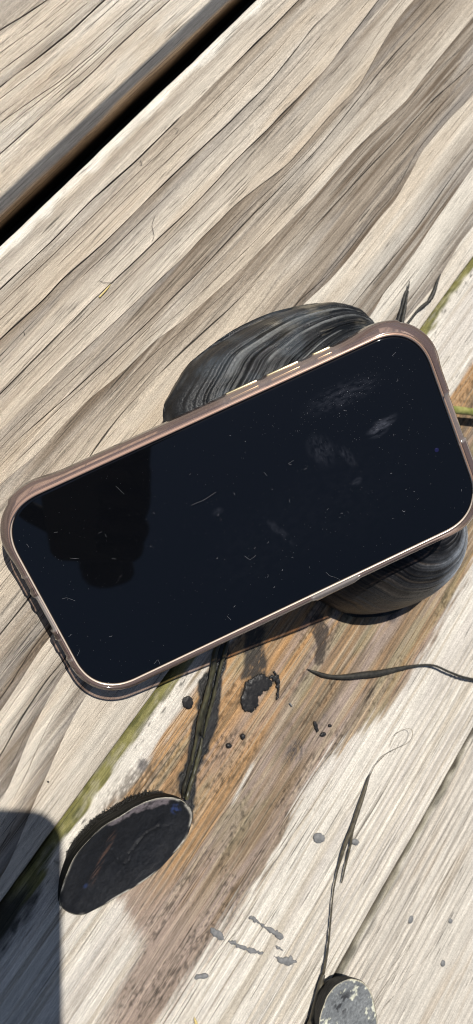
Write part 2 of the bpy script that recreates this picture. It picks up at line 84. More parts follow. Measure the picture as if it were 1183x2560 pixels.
LINT = [[(-119.15, -29.9, 0.15, 0.07),(-118.19, -31.83, 0.5, 0.08),(-115.81, -33.8, 0.15, 0.07)], [(-151.87, -23.55, 0.15, 0.07),(-152.26, -24.42, 0.5, 0.08),(-152.77, -24.57, 0.15, 0.07)], [(-85.38, -28.49, 0.15, 0.07),(-89.03, -29.9, 0.45, 0.08),(-91.25, -32.8, 0.45, 0.08),(-93.39, -33.73, 0.15, 0.07)], [(-54.35, -12.15, 0.15, 0.07),(-53.91, -13.65, 0.6, 0.08),(-55.75, -13.86, 0.15, 0.07)], [(-74.47, -11.68, 0.15, 0.07),(-74.97, -12.91, 0.6, 0.08),(-75.88, -12.87, 0.15, 0.07)], [(-72.31, 29.23, 0.15, 0.07),(-71.9, 27.44, 0.6, 0.08),(-72.39, 26.44, 0.15, 0.07)]]
LOC_CAM = (64.76, -6.96)
LOC_SMUDGE = [(48.86, 8.01),(54.0, 6.24),(29.32, 11.55),(35.62, 5.78),(35.61, -5.14),(5.6, -9.44),(-10.42, 5.65)]
LOC_SPARK = [(47.42, 24.39),(59.77, 23.04),(40.69, 21.86)]
LOC_LINT = [[(-58.61, 12.14),(-56.27, 10.7)], [(-66.89, 1.13),(-65.25, 0.76),(-63.49, -1.32)], [(-10.8, 19.5),(-10.79, 19.21)], [(-16.44, 11.13),(-12.31, 10.9),(-7.74, 11.63)], [(-7.86, -11.94),(-6.85, -13.95),(-4.39, -13.33)], [(14.75, -29.18),(15.46, -31.09),(17.7, -32.98),(18.51, -36.53)], [(-71.32, -18.53),(-69.6, -17.08)], [(-50.34, -32.56),(-48.44, -31.63),(-48.57, -33.48)], [(61.59, 27.73),(63.26, 28.36)], [(-35.52, 26.86),(-34.38, 23.5)], [(-21.52, -28.29),(-20.89, -30.18)], [(9.02, 10.95),(9.45, 9.31)], [(17.19, 10.01),(19.49, 10.37)]]
LOC_BUTTONS = [[(7.51, 37.59),(18.35, 37.68)], [(21.71, 37.96),(32.99, 38.29)], [(38.02, 38.12),(44.26, 38.11)]]
LOC_NOTCH = [(-75.58, 15.36),(-76.18, 8.31),(-75.23, 5.3),(-73.12, -7.09),(-73.72, -11.08),(-73.47, -20.56),(72.58, 8.94),(73.08, -7.86),(7.72, -33.52),(22.62, -33.85),(-13.37, -33.99),(-33.84, -33.41)]

# ------------------------------------------------------------------ helpers
rng = np.random.default_rng(7)
random.seed(7)

def tag(o, label=None, cat=None, group=None, kind=None):
    if label: o['label'] = label
    if cat: o['category'] = cat
    if group: o['group'] = group
    if kind: o['kind'] = kind
    return o

def empty(name, loc_mm=(0, 0, 0)):
    o = bpy.data.objects.new(name, None)
    o.empty_display_size = 0.01
    o.location = Vector(loc_mm) * S
    COL.objects.link(o)
    return o

def mesh_obj(name, verts_mm, faces, mat, parent=None, smooth=True, col=None, extra=None):
    """verts in world (or parent-local) millimetres"""
    v = np.asarray(verts_mm, dtype=np.float64) * S
    me = bpy.data.meshes.new(name)
    if isinstance(faces, np.ndarray):
        n = len(faces); k = faces.shape[1]
        me.vertices.add(len(v)); me.vertices.foreach_set('co', v.astype(np.float32).ravel())
        me.loops.add(n * k); me.loops.foreach_set('vertex_index', faces.astype(np.int32).ravel())
        me.polygons.add(n)
        me.polygons.foreach_set('loop_start', np.arange(0, n * k, k, dtype=np.int32))
        me.update(calc_edges=True)
    else:
        me.from_pydata([tuple(p) for p in v], [], [tuple(f) for f in faces])
    me.validate()
    if smooth:
        me.polygons.foreach_set('use_smooth', np.ones(len(me.polygons), dtype=bool))
    if col is not None:
        a = me.attributes.new('col', 'FLOAT_COLOR', 'POINT')
        c = np.ones((len(v), 4), dtype=np.float32); c[:, :3] = col
        a.data.foreach_set('color', c.ravel())
    if extra:
        for key, arr in extra.items():
            a = me.attributes.new(key, 'FLOAT', 'POINT')
            a.data.foreach_set('value', np.asarray(arr, dtype=np.float32))
    if mat: me.materials.append(mat)
    o = bpy.data.objects.new(name, me)
    COL.objects.link(o)
    if parent: o.parent = parent
    return o

def place(root_name, loc_mm):
    return empty(root_name, loc_mm)

def local(v, root):
    return np.asarray(v, dtype=float) - np.asarray(root.location) / S

# --- noise
def _h(ix, iy, seed):
    n = np.sin(ix * 127.1 + iy * 311.7 + seed * 74.7) * 43758.5453
    return n - np.floor(n)
def vnoise(x, y, seed=0):
    ix = np.floor(x); iy = np.floor(y); fx = x - ix; fy = y - iy
    fx = fx * fx * (3 - 2 * fx); fy = fy * fy * (3 - 2 * fy)
    a = _h(ix, iy, seed); b = _h(ix + 1, iy, seed); c = _h(ix, iy + 1, seed); d = _h(ix + 1, iy + 1, seed)
    return (a * (1 - fx) + b * fx) * (1 - fy) + (c * (1 - fx) + d * fx) * fy
def fbm(x, y, seed=0, oct=3):
    s = 0; a = .5; t = 0
    for k in range(oct):
        s = s + a * vnoise(x * 2 ** k, y * 2 ** k, seed + k * 3); t += a; a *= .5
    return s / t
def sm(a, b, x):
    t = np.clip((x - a) / (b - a), 0, 1); return t * t * (3 - 2 * t)
def mix(a, b, t):
    t = np.asarray(t)[..., None]
    return np.asarray(a) * (1 - t) + np.asarray(b) * t
def lut(line, x):
    p = np.array(line); o = np.argsort(p[:, 0]); g = np.arange(-540.0, 360.0, 1.0)
    v = np.interp(g, p[o, 0], p[o, 1]); k = np.hanning(15); k /= k.sum()
    v = np.convolve(np.pad(v, 7, mode='edge'), k, 'valid')
    return np.interp(x, g, v)

def poly_sd(px, py, poly):
    """signed distance (positive inside) to a polygon, mm"""
    P = np.array(poly); Q = np.roll(P, -1, axis=0)
    d = np.full(px.shape, 1e9); ins = np.zeros(px.shape, bool)
    for (ax, ay), (bx, by) in zip(P, Q):
        ex, ey = bx - ax, by - ay
        t = np.clip(((px - ax) * ex + (py - ay) * ey) / (ex * ex + ey * ey + 1e-12), 0, 1)
        d = np.minimum(d, np.hypot(px - ax - t * ex, py - ay - t * ey))
        c = ((ay > py) != (by > py)) & (px < (bx - ax) * (py - ay) / (by - ay + 1e-12) + ax)
        ins ^= c
    return np.where(ins, d, -d)

# --- materials
def new_mat(name):
    m = bpy.data.materials.new(name); m.use_nodes = True
    nt = m.node_tree; b = nt.nodes['Principled BSDF']
    return m, nt, b
def simple(name, col, rough=.5, metal=0, spec=.5, **kw):
    m, nt, b = new_mat(name)
    b.inputs['Base Color'].default_value = (*col, 1); b.inputs['Roughness'].default_value = rough
    b.inputs['Metallic'].default_value = metal; b.inputs['Specular IOR Level'].default_value = spec
    for k, v in kw.items(): b.inputs[k.replace('_', ' ')].default_value = v
    return m
def noisy(name, c0, c1, scale, rough=.6, stretch=(1, 1, 1), bump=.2, spec=.4, detail=4, dist=.0003):
    m, nt, b = new_mat(name); N = nt.nodes; Lk = nt.links
    tc = N.new('ShaderNodeTexCoord'); mp = N.new('ShaderNodeMapping'); mp.inputs['Scale'].default_value = stretch
    nz = N.new('ShaderNodeTexNoise'); nz.inputs['Scale'].default_value = scale; nz.inputs['Detail'].default_value = detail
    rp = N.new('ShaderNodeValToRGB'); rp.color_ramp.elements[0].position = .3; rp.color_ramp.elements[1].position = .7
    rp.color_ramp.elements[0].color = (*c0, 1); rp.color_ramp.elements[1].color = (*c1, 1)
    bp = N.new('ShaderNodeBump'); bp.inputs['Strength'].default_value = bump; bp.inputs['Distance'].default_value = dist
    Lk.new(tc.outputs['Object'], mp.inputs[0]); Lk.new(mp.outputs[0], nz.inputs[0]); Lk.new(nz.outputs[0], rp.inputs[0])
    Lk.new(rp.outputs[0], b.inputs['Base Color']); Lk.new(nz.outputs[0], bp.inputs['Height']); Lk.new(bp.outputs[0], b.inputs['Normal'])
    b.inputs['Roughness'].default_value = rough; b.inputs['Specular IOR Level'].default_value = spec
    return m

def wood_material():
    m, nt, b = new_mat('weathered_wood'); N = nt.nodes; Lk = nt.links
    at = N.new('ShaderNodeAttribute'); at.attribute_name = 'col'
    wt = N.new('ShaderNodeAttribute'); wt.attribute_name = 'wet'
    tc = N.new('ShaderNodeTexCoord')
    def nz(scale, detail, rough):
        mp = N.new('ShaderNodeMapping'); mp.inputs['Scale'].default_value = scale
        n = N.new('ShaderNodeTexNoise'); n.inputs['Scale'].default_value = 1.0; n.inputs['Detail'].default_value = detail
        n.inputs['Roughness'].default_value = rough
        Lk.new(tc.outputs['Object'], mp.inputs[0]); Lk.new(mp.outputs[0], n.inputs[0]); return n
    def rng_(src, a, b_, c, d):
        r = N.new('ShaderNodeMapRange'); r.inputs[1].default_value = a; r.inputs[2].default_value = b_
        r.inputs[3].default_value = c; r.inputs[4].default_value = d; Lk.new(src, r.inputs[0]); return r.outputs[0]
    def mul(a, b_):
        x = N.new('ShaderNodeMath'); x.operation = 'MULTIPLY'; Lk.new(a, x.inputs[0]); Lk.new(b_, x.inputs[1]); return x.outputs[0]
    fib = nz((260, 2600, 2600), 5, .65)      # short fibres running along the board
    pit = nz((2100, 3000, 3000), 3, .8)       # speckle of open pores
    cl = nz((26, 800, 800), 7, .78)          # grain streaks of every width
    lin = nz((30, 4200, 4200), 3, .6)         # long hair-fine lines
    k = mul(rng_(lin.outputs[0], .34, .62, .80, 1.10), mul(mul(rng_(fib.outputs[0], .3, .7, .88, 1.12), rng_(pit.outputs[0], .33, .67, .66, 1.34)), rng_(cl.outputs[0], .32, .68, .74, 1.24)))
    def dashes(scale, thr, mscale, lo_, dark):
        ln = rng_(nz(scale, 1, .5).outputs[0], thr, thr + .05, 0, 1)
        mk = rng_(nz(mscale, 2, .5).outputs[0], lo_, lo_ + .08, 0, 1)
        return rng_(mul(ln, mk), 0, 1, 1, dark)
    k = mul(k, mul(dashes((48, 2300, 2300), .635, (40, 150, 150), .50, .36), mul(dashes((16, 1700, 1700), .655, (25, 90, 90), .48, .28), dashes((90, 3200, 3200), .62, (60, 260, 260), .52, .66))))
    vm = N.new('ShaderNodeVectorMath'); vm.operation = 'SCALE'
    Lk.new(at.outputs['Color'], vm.inputs[0]); Lk.new(k, vm.inputs['Scale'])
    Lk.new(vm.outputs[0], b.inputs['Base Color'])
    Lk.new(rng_(wt.outputs['Fac'], 0, 1, .78, .2), b.inputs['Roughness'])
    Lk.new(rng_(wt.outputs['Fac'], 0, 1, .25, .55), b.inputs['Specular IOR Level'])
    ad = N.new('ShaderNodeMath'); ad.operation = 'ADD'; Lk.new(fib.outputs[0], ad.inputs[0]); Lk.new(pit.outputs[0], ad.inputs[1])
    bp = N.new('ShaderNodeBump'); bp.inputs['Strength'].default_value = .65; bp.inputs['Distance'].default_value = .00032
    Lk.new(ad.outputs[0], bp.inputs['Height']); Lk.new(bp.outputs[0], b.inputs['Normal'])
    return m
WOOD = wood_material()

# ------------------------------------------------------------------ ground under the deck
gm = noisy('dark_soil', (.008, .007, .006), (.018, .015, .012), 9, .95)
gv = [(x, y, -150) for x in (-60000, 60000) for y in (-60000, 60000)]
ground = mesh_obj('ground', gv, [(0, 1, 3, 2)], gm, smooth=False)
tag(ground, kind='structure')

# ------------------------------------------------------------------ deck boards
deck = empty('deck'); tag(deck, kind='structure')
XF = np.arange(-343, 122.01, .86)
XG = np.unique(np.concatenate([np.arange(-520, -344, 6.0), XF, np.arange(124, 330, 6.0)]))
THICK = 38.0

def stamp(D, Y, line, width, amp, seed=0):
    """darken a short traced or random check; D and Y are (nx, ny) on the plank's warped grid"""
    p = np.array(line); p = p[np.argsort(p[:, 0])]
    x0, x1 = p[0, 0], p[-1, 0]
    i0, i1 = np.searchsorted(XG, [x0, x1])
    if i1 - i0 < 2: return
    xs = XG[i0:i1]
    ys = (lut(line, xs) if len(p) > 2 else np.interp(xs, p[:, 0], p[:, 1])) + (vnoise(xs / 11.0, xs * 0, seed) - .5) * .4
    w = width * (.6 + .8 * vnoise(xs / 9.0, xs * 0 + 3, seed + 1)) * np.clip(np.minimum(xs - x0, x1 - xs) / min(max(x1 - x0, 1e-3) * .5, 12), .15, 1)
    a = amp * np.clip(.45 + .8 * vnoise(xs / 9.0, xs * 0 + 9, seed + 2), 0, 1)
    js = np.where((Y[i0:i1, 15:-15].min(0) < ys.max() + 1) & (Y[i0:i1, 15:-15].max(0) > ys.min() - 1))[0]
    if len(js) == 0: return
    j0, j1 = js[0] + 15, js[-1] + 16
    d = np.abs(Y[i0:i1, j0:j1] - ys[:, None])
    D[i0:i1, j0:j1] = np.maximum(D[i0:i1, j0:j1], a[:, None] * np.clip(1.2 - d / np.maximum(w[:, None], .17), 0, 1))

def checks(D, Y, n, ymin, ymax, seed, lmin=4, lmax=26, amp=.6, width=.2, xlo=-345, xhi=125, slope=.02):
    r = np.random.default_rng(seed)
    for k in range(n):
        x = r.uniform(xlo, xhi); y = r.uniform(ymin, ymax); L = r.uniform(lmin, lmax)
        s_ = r.normal(0, slope)
        stamp(D, Y, [(x, y), (x + L * .5, y + s_ * L * .5 + r.normal(0, .15)), (x + L, y + s_ * L)], width * r.uniform(.5, 1.2), amp * r.uniform(.35, 1), seed + k)

def build_board(y_hi, y_lo, fine, colour, ez_hi=2.5, ez_lo=2.5, zoff=0.0, step=.36, rv_lo=.85, lines=()):
    """one plank whose grid rows follow its long cracks, so that every crack is a crisp groove"""
    top_y, bot_y = y_hi - ez_hi, y_lo + ez_lo
    curves = [lut(l[0], XG) for l in lines]
    order = np.argsort([-c.mean() for c in curves]); curves = [curves[k] for k in order]; lines = [lines[k] for k in order]
    prev = np.full(len(XG), top_y - .7)
    for k in range(len(curves)):                       # keep them in order, never crossing
        curves[k] = np.maximum(np.minimum(curves[k] + (vnoise(XG / 13.0, XG * 0 + k, 7) - .5) * .25, prev - .75), bot_y + .7 * (len(curves) - k)); prev = curves[k]
    refs = [c.mean() for c in curves]
    anchors = np.array([bot_y] + refs[::-1] + [top_y])
    rows = [bot_y]; y = bot_y
    while y < top_y - 1e-6:
        y = min(y + (step if fine[0] <= y <= fine[1] else 2.5), top_y); rows.append(y)
    rows = np.array(rows)
    off = np.array([.0, .05, .11, .18, .27, .40])
    off = np.unique(np.concatenate([off, -off]))
    for q in refs:
        if fine[0] <= q <= fine[1]:
            rows = np.concatenate([rows[np.abs(rows - q) > .46], q + off])
    yt = np.unique(np.round(rows, 4)); yt[0], yt[-1] = bot_y, top_y
    def ease(r, n, v=.85):
        a = np.linspace(0, math.pi / 2, n + 1)[1:]
        return r * np.sin(a), -r * v * (1 - np.cos(a))
    hy, hz = ease(ez_hi, 7); ly, lz = ease(ez_lo, 7, rv_lo)
    if rv_lo > 1:                                       # worn chamfer with a crisp arris
        t = np.linspace(0, 1, 8)[1:]; ly, lz = ez_lo * t, -ez_lo * rv_lo * t ** 1.02
    side = np.linspace(0, 1, 9)[1:]
    py = np.concatenate([[y_lo], np.full(7, y_lo), (bot_y - ly)[::-1], yt, top_y + hy, np.full(8, y_hi)])
    pz = np.concatenate([[-THICK], (lz[-1] + (-THICK - lz[-1]) * side)[::-1][1:], lz[::-1], yt * 0, hz, hz[-1] + (-THICK - hz[-1]) * side])
    X = np.repeat(XG[:, None], len(py), 1); Y = np.repeat(py[None, :], len(XG), 0); Z = np.repeat(pz[None, :], len(XG), 0)
    G = np.zeros_like(Y); nt0 = 15
    if curves:
        C_ = np.stack([np.full(len(XG), bot_y)] + curves[::-1] + [np.full(len(XG), top_y)], 1)     # (nx, anchors)
        k = np.clip(np.searchsorted(anchors, yt, side='right') - 1, 0, len(anchors) - 2)
        u = (yt - anchors[k]) / (anchors[k + 1] - anchors[k])
        Y[:, nt0:nt0 + len(yt)] = C_[:, k] * (1 - u) + C_[:, k + 1] * u
        for n_, (c, l) in enumerate(zip(curves, lines)):
            w = l[1] * (.55 + .9 * vnoise(XG / 10.0, XG * 0 + n_, 17)); a = l[2] * sm(.0, .3, vnoise(XG / 22.0, XG * 0 + n_ * 3, 18) - .42 * (1 - l[2]))
            if len(l) > 3: a = a * sm(l[3] - 4, l[3] + 4, XG) * (1 - sm(l[4] - 4, l[4] + 4, XG))
            G = np.maximum(G, a[:, None] * np.clip(1.25 - np.abs(Y - c[:, None]) / w[:, None], 0, 1))
    G[:, :15] = 0; G[:, -15:] = 0
    colr, wet, dz = colour(X, Y, Z, G, {n_: c for n_, c in zip(order, curves)})
    wob = (fbm(X / 60, X * 0, 31) - .5) * .9 + (fbm(X / 9, X * 0, 77) - .5) * .35
    edge_hi = sm(y_hi - 7, y_hi, Y); edge_lo = 1 - sm(y_lo, y_lo + 7, Y)
    Yw = Y + wob * (edge_hi + edge_lo)
    Zw = Z + dz + zoff - G * .7
    nx, ny = X.shape
    v = np.stack([X, Yw, Zw], -1).reshape(-1, 3)
    i = np.arange(nx - 1)[:, None]; j = np.arange(ny)[None, :]
    jn = (j + 1) % ny
    f = np.stack([i * ny + j, (i + 1) * ny + j, (i + 1) * ny + jn, i * ny + jn], -1).reshape(-1, 4)
    o = mesh_obj('deck_board', v, f, WOOD, deck, True, colr.reshape(-1, 3), {'wet': wet.ravel()})
    bm = bmesh.new(); bm.from_mesh(o.data)
    bmesh.ops.holes_fill(bm, edges=[e for e in bm.edges if e.is_boundary], sides=0)
    bmesh.ops.recalc_face_normals(bm, faces=bm.faces)
    bm.to_mesh(o.data); bm.free()
    return o

LIGHT = np.array([.49, .422, .338]); PALE = np.array([.60, .565, .50]); TAN = np.array([.42, .335, .24])
DARK = np.array([.135, .102, .073]); GREY = np.array([.225, .20, .175]); BLACK = np.array([.012, .012, .012])

def streaks(X, Y, seed, sx=70, sy=.9):
    yy = Y + (vnoise(X / 70, Y / 20, seed + 5) - .5) * 3
    f = fbm(X / sx, yy / sy, seed, 3)
    return np.clip(.5 + (f - .5) * 1.35 + (vnoise(X / 28, yy / .75, seed + 9) - .5) * .22, 0, 1)

def colour_main(X, Y, Z, G, CV):
    yw = Y + (vnoise(X / 45, Y / 12, 3) - .5) * .9 + (vnoise(X / 9, Y / 2, 4) - .5) * .4
    d = np.zeros_like(X)
    A = [CV[k][:, None] for k in (0, 1, 2, 3, 5)]; B = [CV[k][:, None] for k in (8, 10, 11)]
    strength = [.64, .78, .74, .84, .95]
    ends = A[1:] + [A[-1] - 13]
    for k, (a, e) in enumerate(zip(A, ends)):
        t = np.clip((a - yw) / (a - e), 0, 1)        # 0 at the line, 1 at the next one
        fade = np.where((Y <= a + .02) & (Y > e), (1 - t) ** (1.35 if k < 3 else .8), 0)
        amp = strength[k] * (.65 + .7 * vnoise(X / 80, X * 0 + k, 11))
        if k == 4: amp = np.ones_like(X) * .82
        d = np.maximum(d, fade * amp)
    t = (-3.0 - yw) / 7; d = np.maximum(d, np.where((t > 0) & (t < 1), (1 - t) * .45, 0))
    starts = [A[-1] - 24 + 14 * sm(-150, -40, X), B[0] - .35 * (B[0] - B[1]), B[1] - .38 * (B[1] - B[2])]
    for k, (b, s0) in enumerate(zip(B, starts)):
        t = np.clip((s0 - yw) / (s0 - b), 0, 1)
        rise = np.where((Y < s0) & (Y >= b - .02), t ** .65, 0)
        d = np.maximum(d, rise * [1.0, .95, .9][k])
    mid = sm(-90, -20, X) * sm(0, -6, yw - A[-1]) * sm(0, 5, yw - B[0])
    d = np.maximum(d, mid * .78)
    lastb = sm(0, -16, yw - B[2]); d = np.maximum(d, np.where(yw < B[2], .25 * lastb, 0))
    st = streaks(X, Y, 21)
    d = np.clip(d + (st - .5) * .55 * (.35 + d), 0, 1)
    lg = mix(LIGHT, PALE, sm(.35, .75, fbm(X / 90, Y / 7, 41)) * .35 + .75 * sm(-70, -125, Y) * sm(-330, -60, X))
    lg = mix(lg, TAN, sm(.5, .8, fbm(X / 70, Y / 5, 43)) * .4)
    dk = mix(DARK, GREY, sm(.35, .7, fbm(X / 50, Y / 4, 45)))
    c = mix(lg, dk, d)
    # sunlit look of the arris painted pale along the +y edge
    c = mix(c, PALE * 1.12, sm(-4.2, -2.0, Y + (vnoise(X / 5, X * 0, 6) - .5) * 2) * (Z > -2.2) * .9)
    D = np.zeros_like(X)
    for k, l in enumerate(CRACKS_MAIN[7:]): stamp(D, Y, l, .2, .8, 100 + k)
    checks(D, Y, 260, -139, -4, 5, 3, 20, .55, .16)
    checks(D, Y, 90, -92, -48, 6, 12, 50, .6, .18)
    D = np.maximum(D, G)
    c = mix(c, BLACK + .004, D * .97)
    rel = (st - .5) * .16 - d * .12 + (fbm(X / 90, Y / 9, 51) - .5) * .3
    topm = (Z > -2.6)
    dz = (rel) * topm
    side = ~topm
    c = np.where(side[..., None], mix(mix([.40, .36, .30], [.15, .11, .075], fbm(X / 60, Z / 3, 12)), [.02, .016, .012], sm(-7, -13, Z)), c)  # lower sides go near black: gap shade put into the colour
    return c, np.zeros_like(X), dz

def colour_up(X, Y, Z, G, CV):
    yw = Y + (vnoise(X / 45, Y / 12, 3) - .5) * 1.0
    d = np.zeros_like(X)
    Ls = [lut(l, XG)[:, None] for l in CRACKS_UP]
    for k, w, a in ((1, 5, .55), (0, 5, .35), (3, 4, .30), (2, 5, .28), (4, 4, .22)):
        t = (yw - Ls[k]) / w
        d = np.maximum(d, np.where(t > 0, np.clip(1 - t, 0, 1) * a, np.clip(1 + t * 3, 0, 1) * a * .6))
    rr = fbm(X / 160, Y / 9 + X / 900, 71, 2)
    d = np.maximum(d, np.where(Y > 45, sm(.45, .6, rr) * .5, 0))
    st = streaks(X, Y, 61)
    d = np.clip(d + (st - .5) * .4 * (.4 + d), 0, 1)
    lg = mix(LIGHT * 1.03, PALE, sm(.35, .75, fbm(X / 90, Y / 7, 62)) * .6)
    lg = mix(lg, TAN, sm(.5, .8, fbm(X / 40, Y / 5, 63)) * .5)
    c = mix(lg, mix(DARK, GREY, fbm(X / 50, Y / 4, 64)), d)
    D = np.zeros_like(X)
    for k, l in enumerate(CRACKS_UP[4:]): stamp(D, Y, l, .2, .6, 300 + k)
    checks(D, Y, 170, 12, 66, 15, 3, 24, .5, .16, -160, 125)
    D = np.maximum(D, G)
    c = mix(c, BLACK + .012, D * .9)
    topm = (Z > -1.0)
    dz = ((st - .5) * .2 - d * .1) * topm
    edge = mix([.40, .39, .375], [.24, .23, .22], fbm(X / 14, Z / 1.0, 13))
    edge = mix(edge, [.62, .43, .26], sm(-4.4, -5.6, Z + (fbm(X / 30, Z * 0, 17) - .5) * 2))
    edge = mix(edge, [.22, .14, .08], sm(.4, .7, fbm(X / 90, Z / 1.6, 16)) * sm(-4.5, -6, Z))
    edge = mix(edge, [.016, .012, .010], sm(-12, -22, Z))  # shade deep in the gap painted into the side colour
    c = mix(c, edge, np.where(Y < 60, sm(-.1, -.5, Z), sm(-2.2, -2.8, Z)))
    return c, np.zeros_like(X), dz

ORANGE = np.array([.40, .235, .11]); BROWN = np.array([.205, .145, .092]); MAUVE = np.array([.30, .235, .195])
WHITEW = np.array([.60, .56, .495])

def colour_third(X, Y, Z, G, CV):
    nA = (vnoise(X / 25, Y / 2.2, 83) - .5); nB = (vnoise(X / 6, Y / 1.2, 84) - .5)
    yw = Y + nA * 5 + nB * 1.6
    lo = lut(STAIN_LO_A, XG)[:, None]; hi = lut(STAIN_HI, XG)[:, None]
    st = streaks(X, Y, 81, 90, .8); st2 = streaks(X, Y, 82, 140, 2.2)
    c = mix(WHITEW * .93, WHITEW * 1.06, st)
    c = mix(c, [.43, .375, .30], sm(.5, .8, st2) * .75)
    c = mix(c, [.50, .46, .42], sm(.45, .7, fbm(X / 60, Y / 6, 91)) * .5)
    sf = 1.2 + 5.5 * sm(-245, -275, X)
    m_ = sm(0, 1, .5 - (yw - lo + (st - .5) * 7 * sm(-245, -275, X)) / (2 * sf)) * sm(-1.6 - sf * .2, 1.6 + sf * .2, yw - hi + nB * 1.5 + (st - .5) * 5)
    m_ = np.maximum(m_, 0)
    o = sm(.36, .78, .6 * fbm(X / 80, Y / 2.0, 85) + .4 * fbm(X / 60, Y / 11, 89) + .22 * sm(-212, -165, Y) - .08)
    stain = mix(mix(BROWN, MAUVE, sm(.3, .7, fbm(X / 45, Y / 4, 86))), ORANGE, o * sm(-300, -255, X))
    stain = mix(stain, [.43, .35, .25], sm(.5, .78, st) * .55)
    stain = mix(stain, [.115, .09, .06], sm(.55, .8, streaks(X, Y, 87, 60, 1.3)) * .6)
    stain = mix(stain, MAUVE * (.9 + .35 * st[..., None]), sm(-255, -285, X) * .7)
    stain = mix(stain, [.25, .22, .13], sm(.55, .75, fbm(X / 30, Y / 6, 88)) * sm(-270, -220, X) * .5)
    stain = stain * (1 - .55 * sm(.5, .72, fbm(X / 1.3, Y / .9, 98)) * sm(.38, .62, fbm(X / 22, Y / 7, 99)))[..., None]
    # the bright orange patch at the far right end and a white flash in the stain
    c = mix(c, stain, m_)
    fl = sm(1.4, 0, np.abs(Y - np.interp(X, [-236, -217], [-194.6, -192.0]) ) ) * sm(-236, -229, X) * sm(-214, -219, X)
    c = mix(c, WHITEW, fl * .9)
    # moss in the rounded edge, and a pale rough ridge beside it
    mb = lut(MOSS_A, XG)[:, None] - .2
    mo = sm(-1.2, .7, Y - mb + nB * 2.6 + nA * 1.4) * (.8 + .2 * sm(.3, .5, fbm(X / 5, Y / 1.0, 97)))
    green = mix([.10, .098, .026], [.235, .215, .085], st * .5 + .55 * vnoise(X / 2.2, Y / .8, 92))
    green = mix(green, [.05, .055, .018], sm(.48, .75, fbm(X / 7, Y / 1.2, 93)) * .75)
    green = mix(green, [.36, .33, .20], sm(.62, .8, fbm(X / 12, Y / .8, 96)) * .3)
    c = mix(c, WHITEW * 1.02, sm(3.4, .8, np.abs(Y - mb + 2.2 + nB)) * .8)
    c = mix(c, [.05, .05, .045], sm(.62, .8, fbm(X / 3, Y / 1.2, 94)) * sm(2.6, .6, np.abs(Y - mb + 1.6)) * .8)
    c = mix(c, green, mo)
    # near-black patch low on the mossy edge at the near end
    bl = sm(-288, -300, X + nA * 14) * sm(-156, -148, Y + nB * 4); c = mix(c, [.018, .018, .016], bl * .93)
    # pale ridged wood on the far side
    ridg = .5 + .5 * np.sin((Y + nA * 1.4) * 2 * math.pi / 3.1)
    rm = sm(-246, -256, Y)
    c = mix(c, [.40, .355, .29], ridg * rm * .55)
    D = np.zeros_like(X)
    for k, l in enumerate(CRACKS_3): 
        if k not in THIRD_LONG: stamp(D, Y, l, .2, .8, 500 + k)
    checks(D, Y, 260, -278, -152, 25, 5, 34, .5, .16, slope=.03)
    checks(D, Y, 380, -228, -155, 26, 6, 45, .85, .18, -330, -40, slope=.02)
    D = np.maximum(D, G)
    c = mix(c, [.022, .019, .014], D * .88)
    # wet and muddy patches
    wet = np.zeros_like(X)
    def patch(poly, col, soft, amt, w, seed, gran=0.):
        nonlocal c, wet
        P = np.array(poly); x0, y0 = P.min(0) - 6; x1, y1 = P.max(0) + 6
        ii = np.where((XG > x0) & (XG < x1))[0]
        if len(ii) == 0: return
        jj = np.where((Y[ii].max(0) > y0) & (Y[ii].min(0) < y1))[0]
        if len(jj) == 0: return
        sl_ = np.ix_(ii, jj); xs, ys = X[sl_], Y[sl_]
        d = poly_sd(xs + (vnoise(xs / 1.6, ys / 1.6, seed) - .5) * 1.4, ys + (vnoise(xs / 1.6, ys / 1.6, seed + 9) - .5) * 1.4, poly)
        a = sm(-soft, soft, d) * amt
        if gran: a = a * sm(gran - .25, gran + .2, fbm(xs / 1.1, ys / .8, seed + 4))
        a = a * (Z[sl_] > -8)
        c[sl_] = mix(c[sl_], col, a); wet[sl_] = np.maximum(wet[sl_], a * w)
    patch(WET_REED, [.012, .0115, .011], .5, 1.0, .9, 201)
    patch([( -262, -150), (-250, -149), (-240, -153), (-235, -158), (-240, -162), (-252, -158)], [.05, .035, .02], 1.5, .6, .5, 207, .45)
    patch(WET_SMEAR, [.028, .025, .022], .8, .95, .5, 202, .24)
    patch(WET_SMEAR2, [.045, .034, .027], .5, .93, .4, 203, .22)
    for cx_, cy_, r_, g_, a_ in STAIN_SPOTS:
        patch([(cx_ + r_ * math.cos(t), cy_ + r_ * .8 * math.sin(t)) for t in np.linspace(0, 2 * math.pi, 14)[:-1]], [.06, .055, .06], r_ * .5, a_, .1, int(300 + r_ * 7), g_)
    for kind_, h_, poly_, lab_ in SPLATS:
        if kind_ == 'wet' and len(poly_) > 3:
            patch(poly_, [.03, .026, .022], .8, .75, .7, 400 + len(lab_))
    topm = (Z > -6.2)
    dz = ((st - .5) * .2 - ridg * rm * .5 + (fbm(X / 40, Y / 9, 95) - .5) * .4) * (Z > -3)
    side = mix([.16, .13, .09], [.08, .065, .045], fbm(X / 60, Z / 3, 14))
    c = np.where(topm[..., None], c, side)
    return c, wet, dz

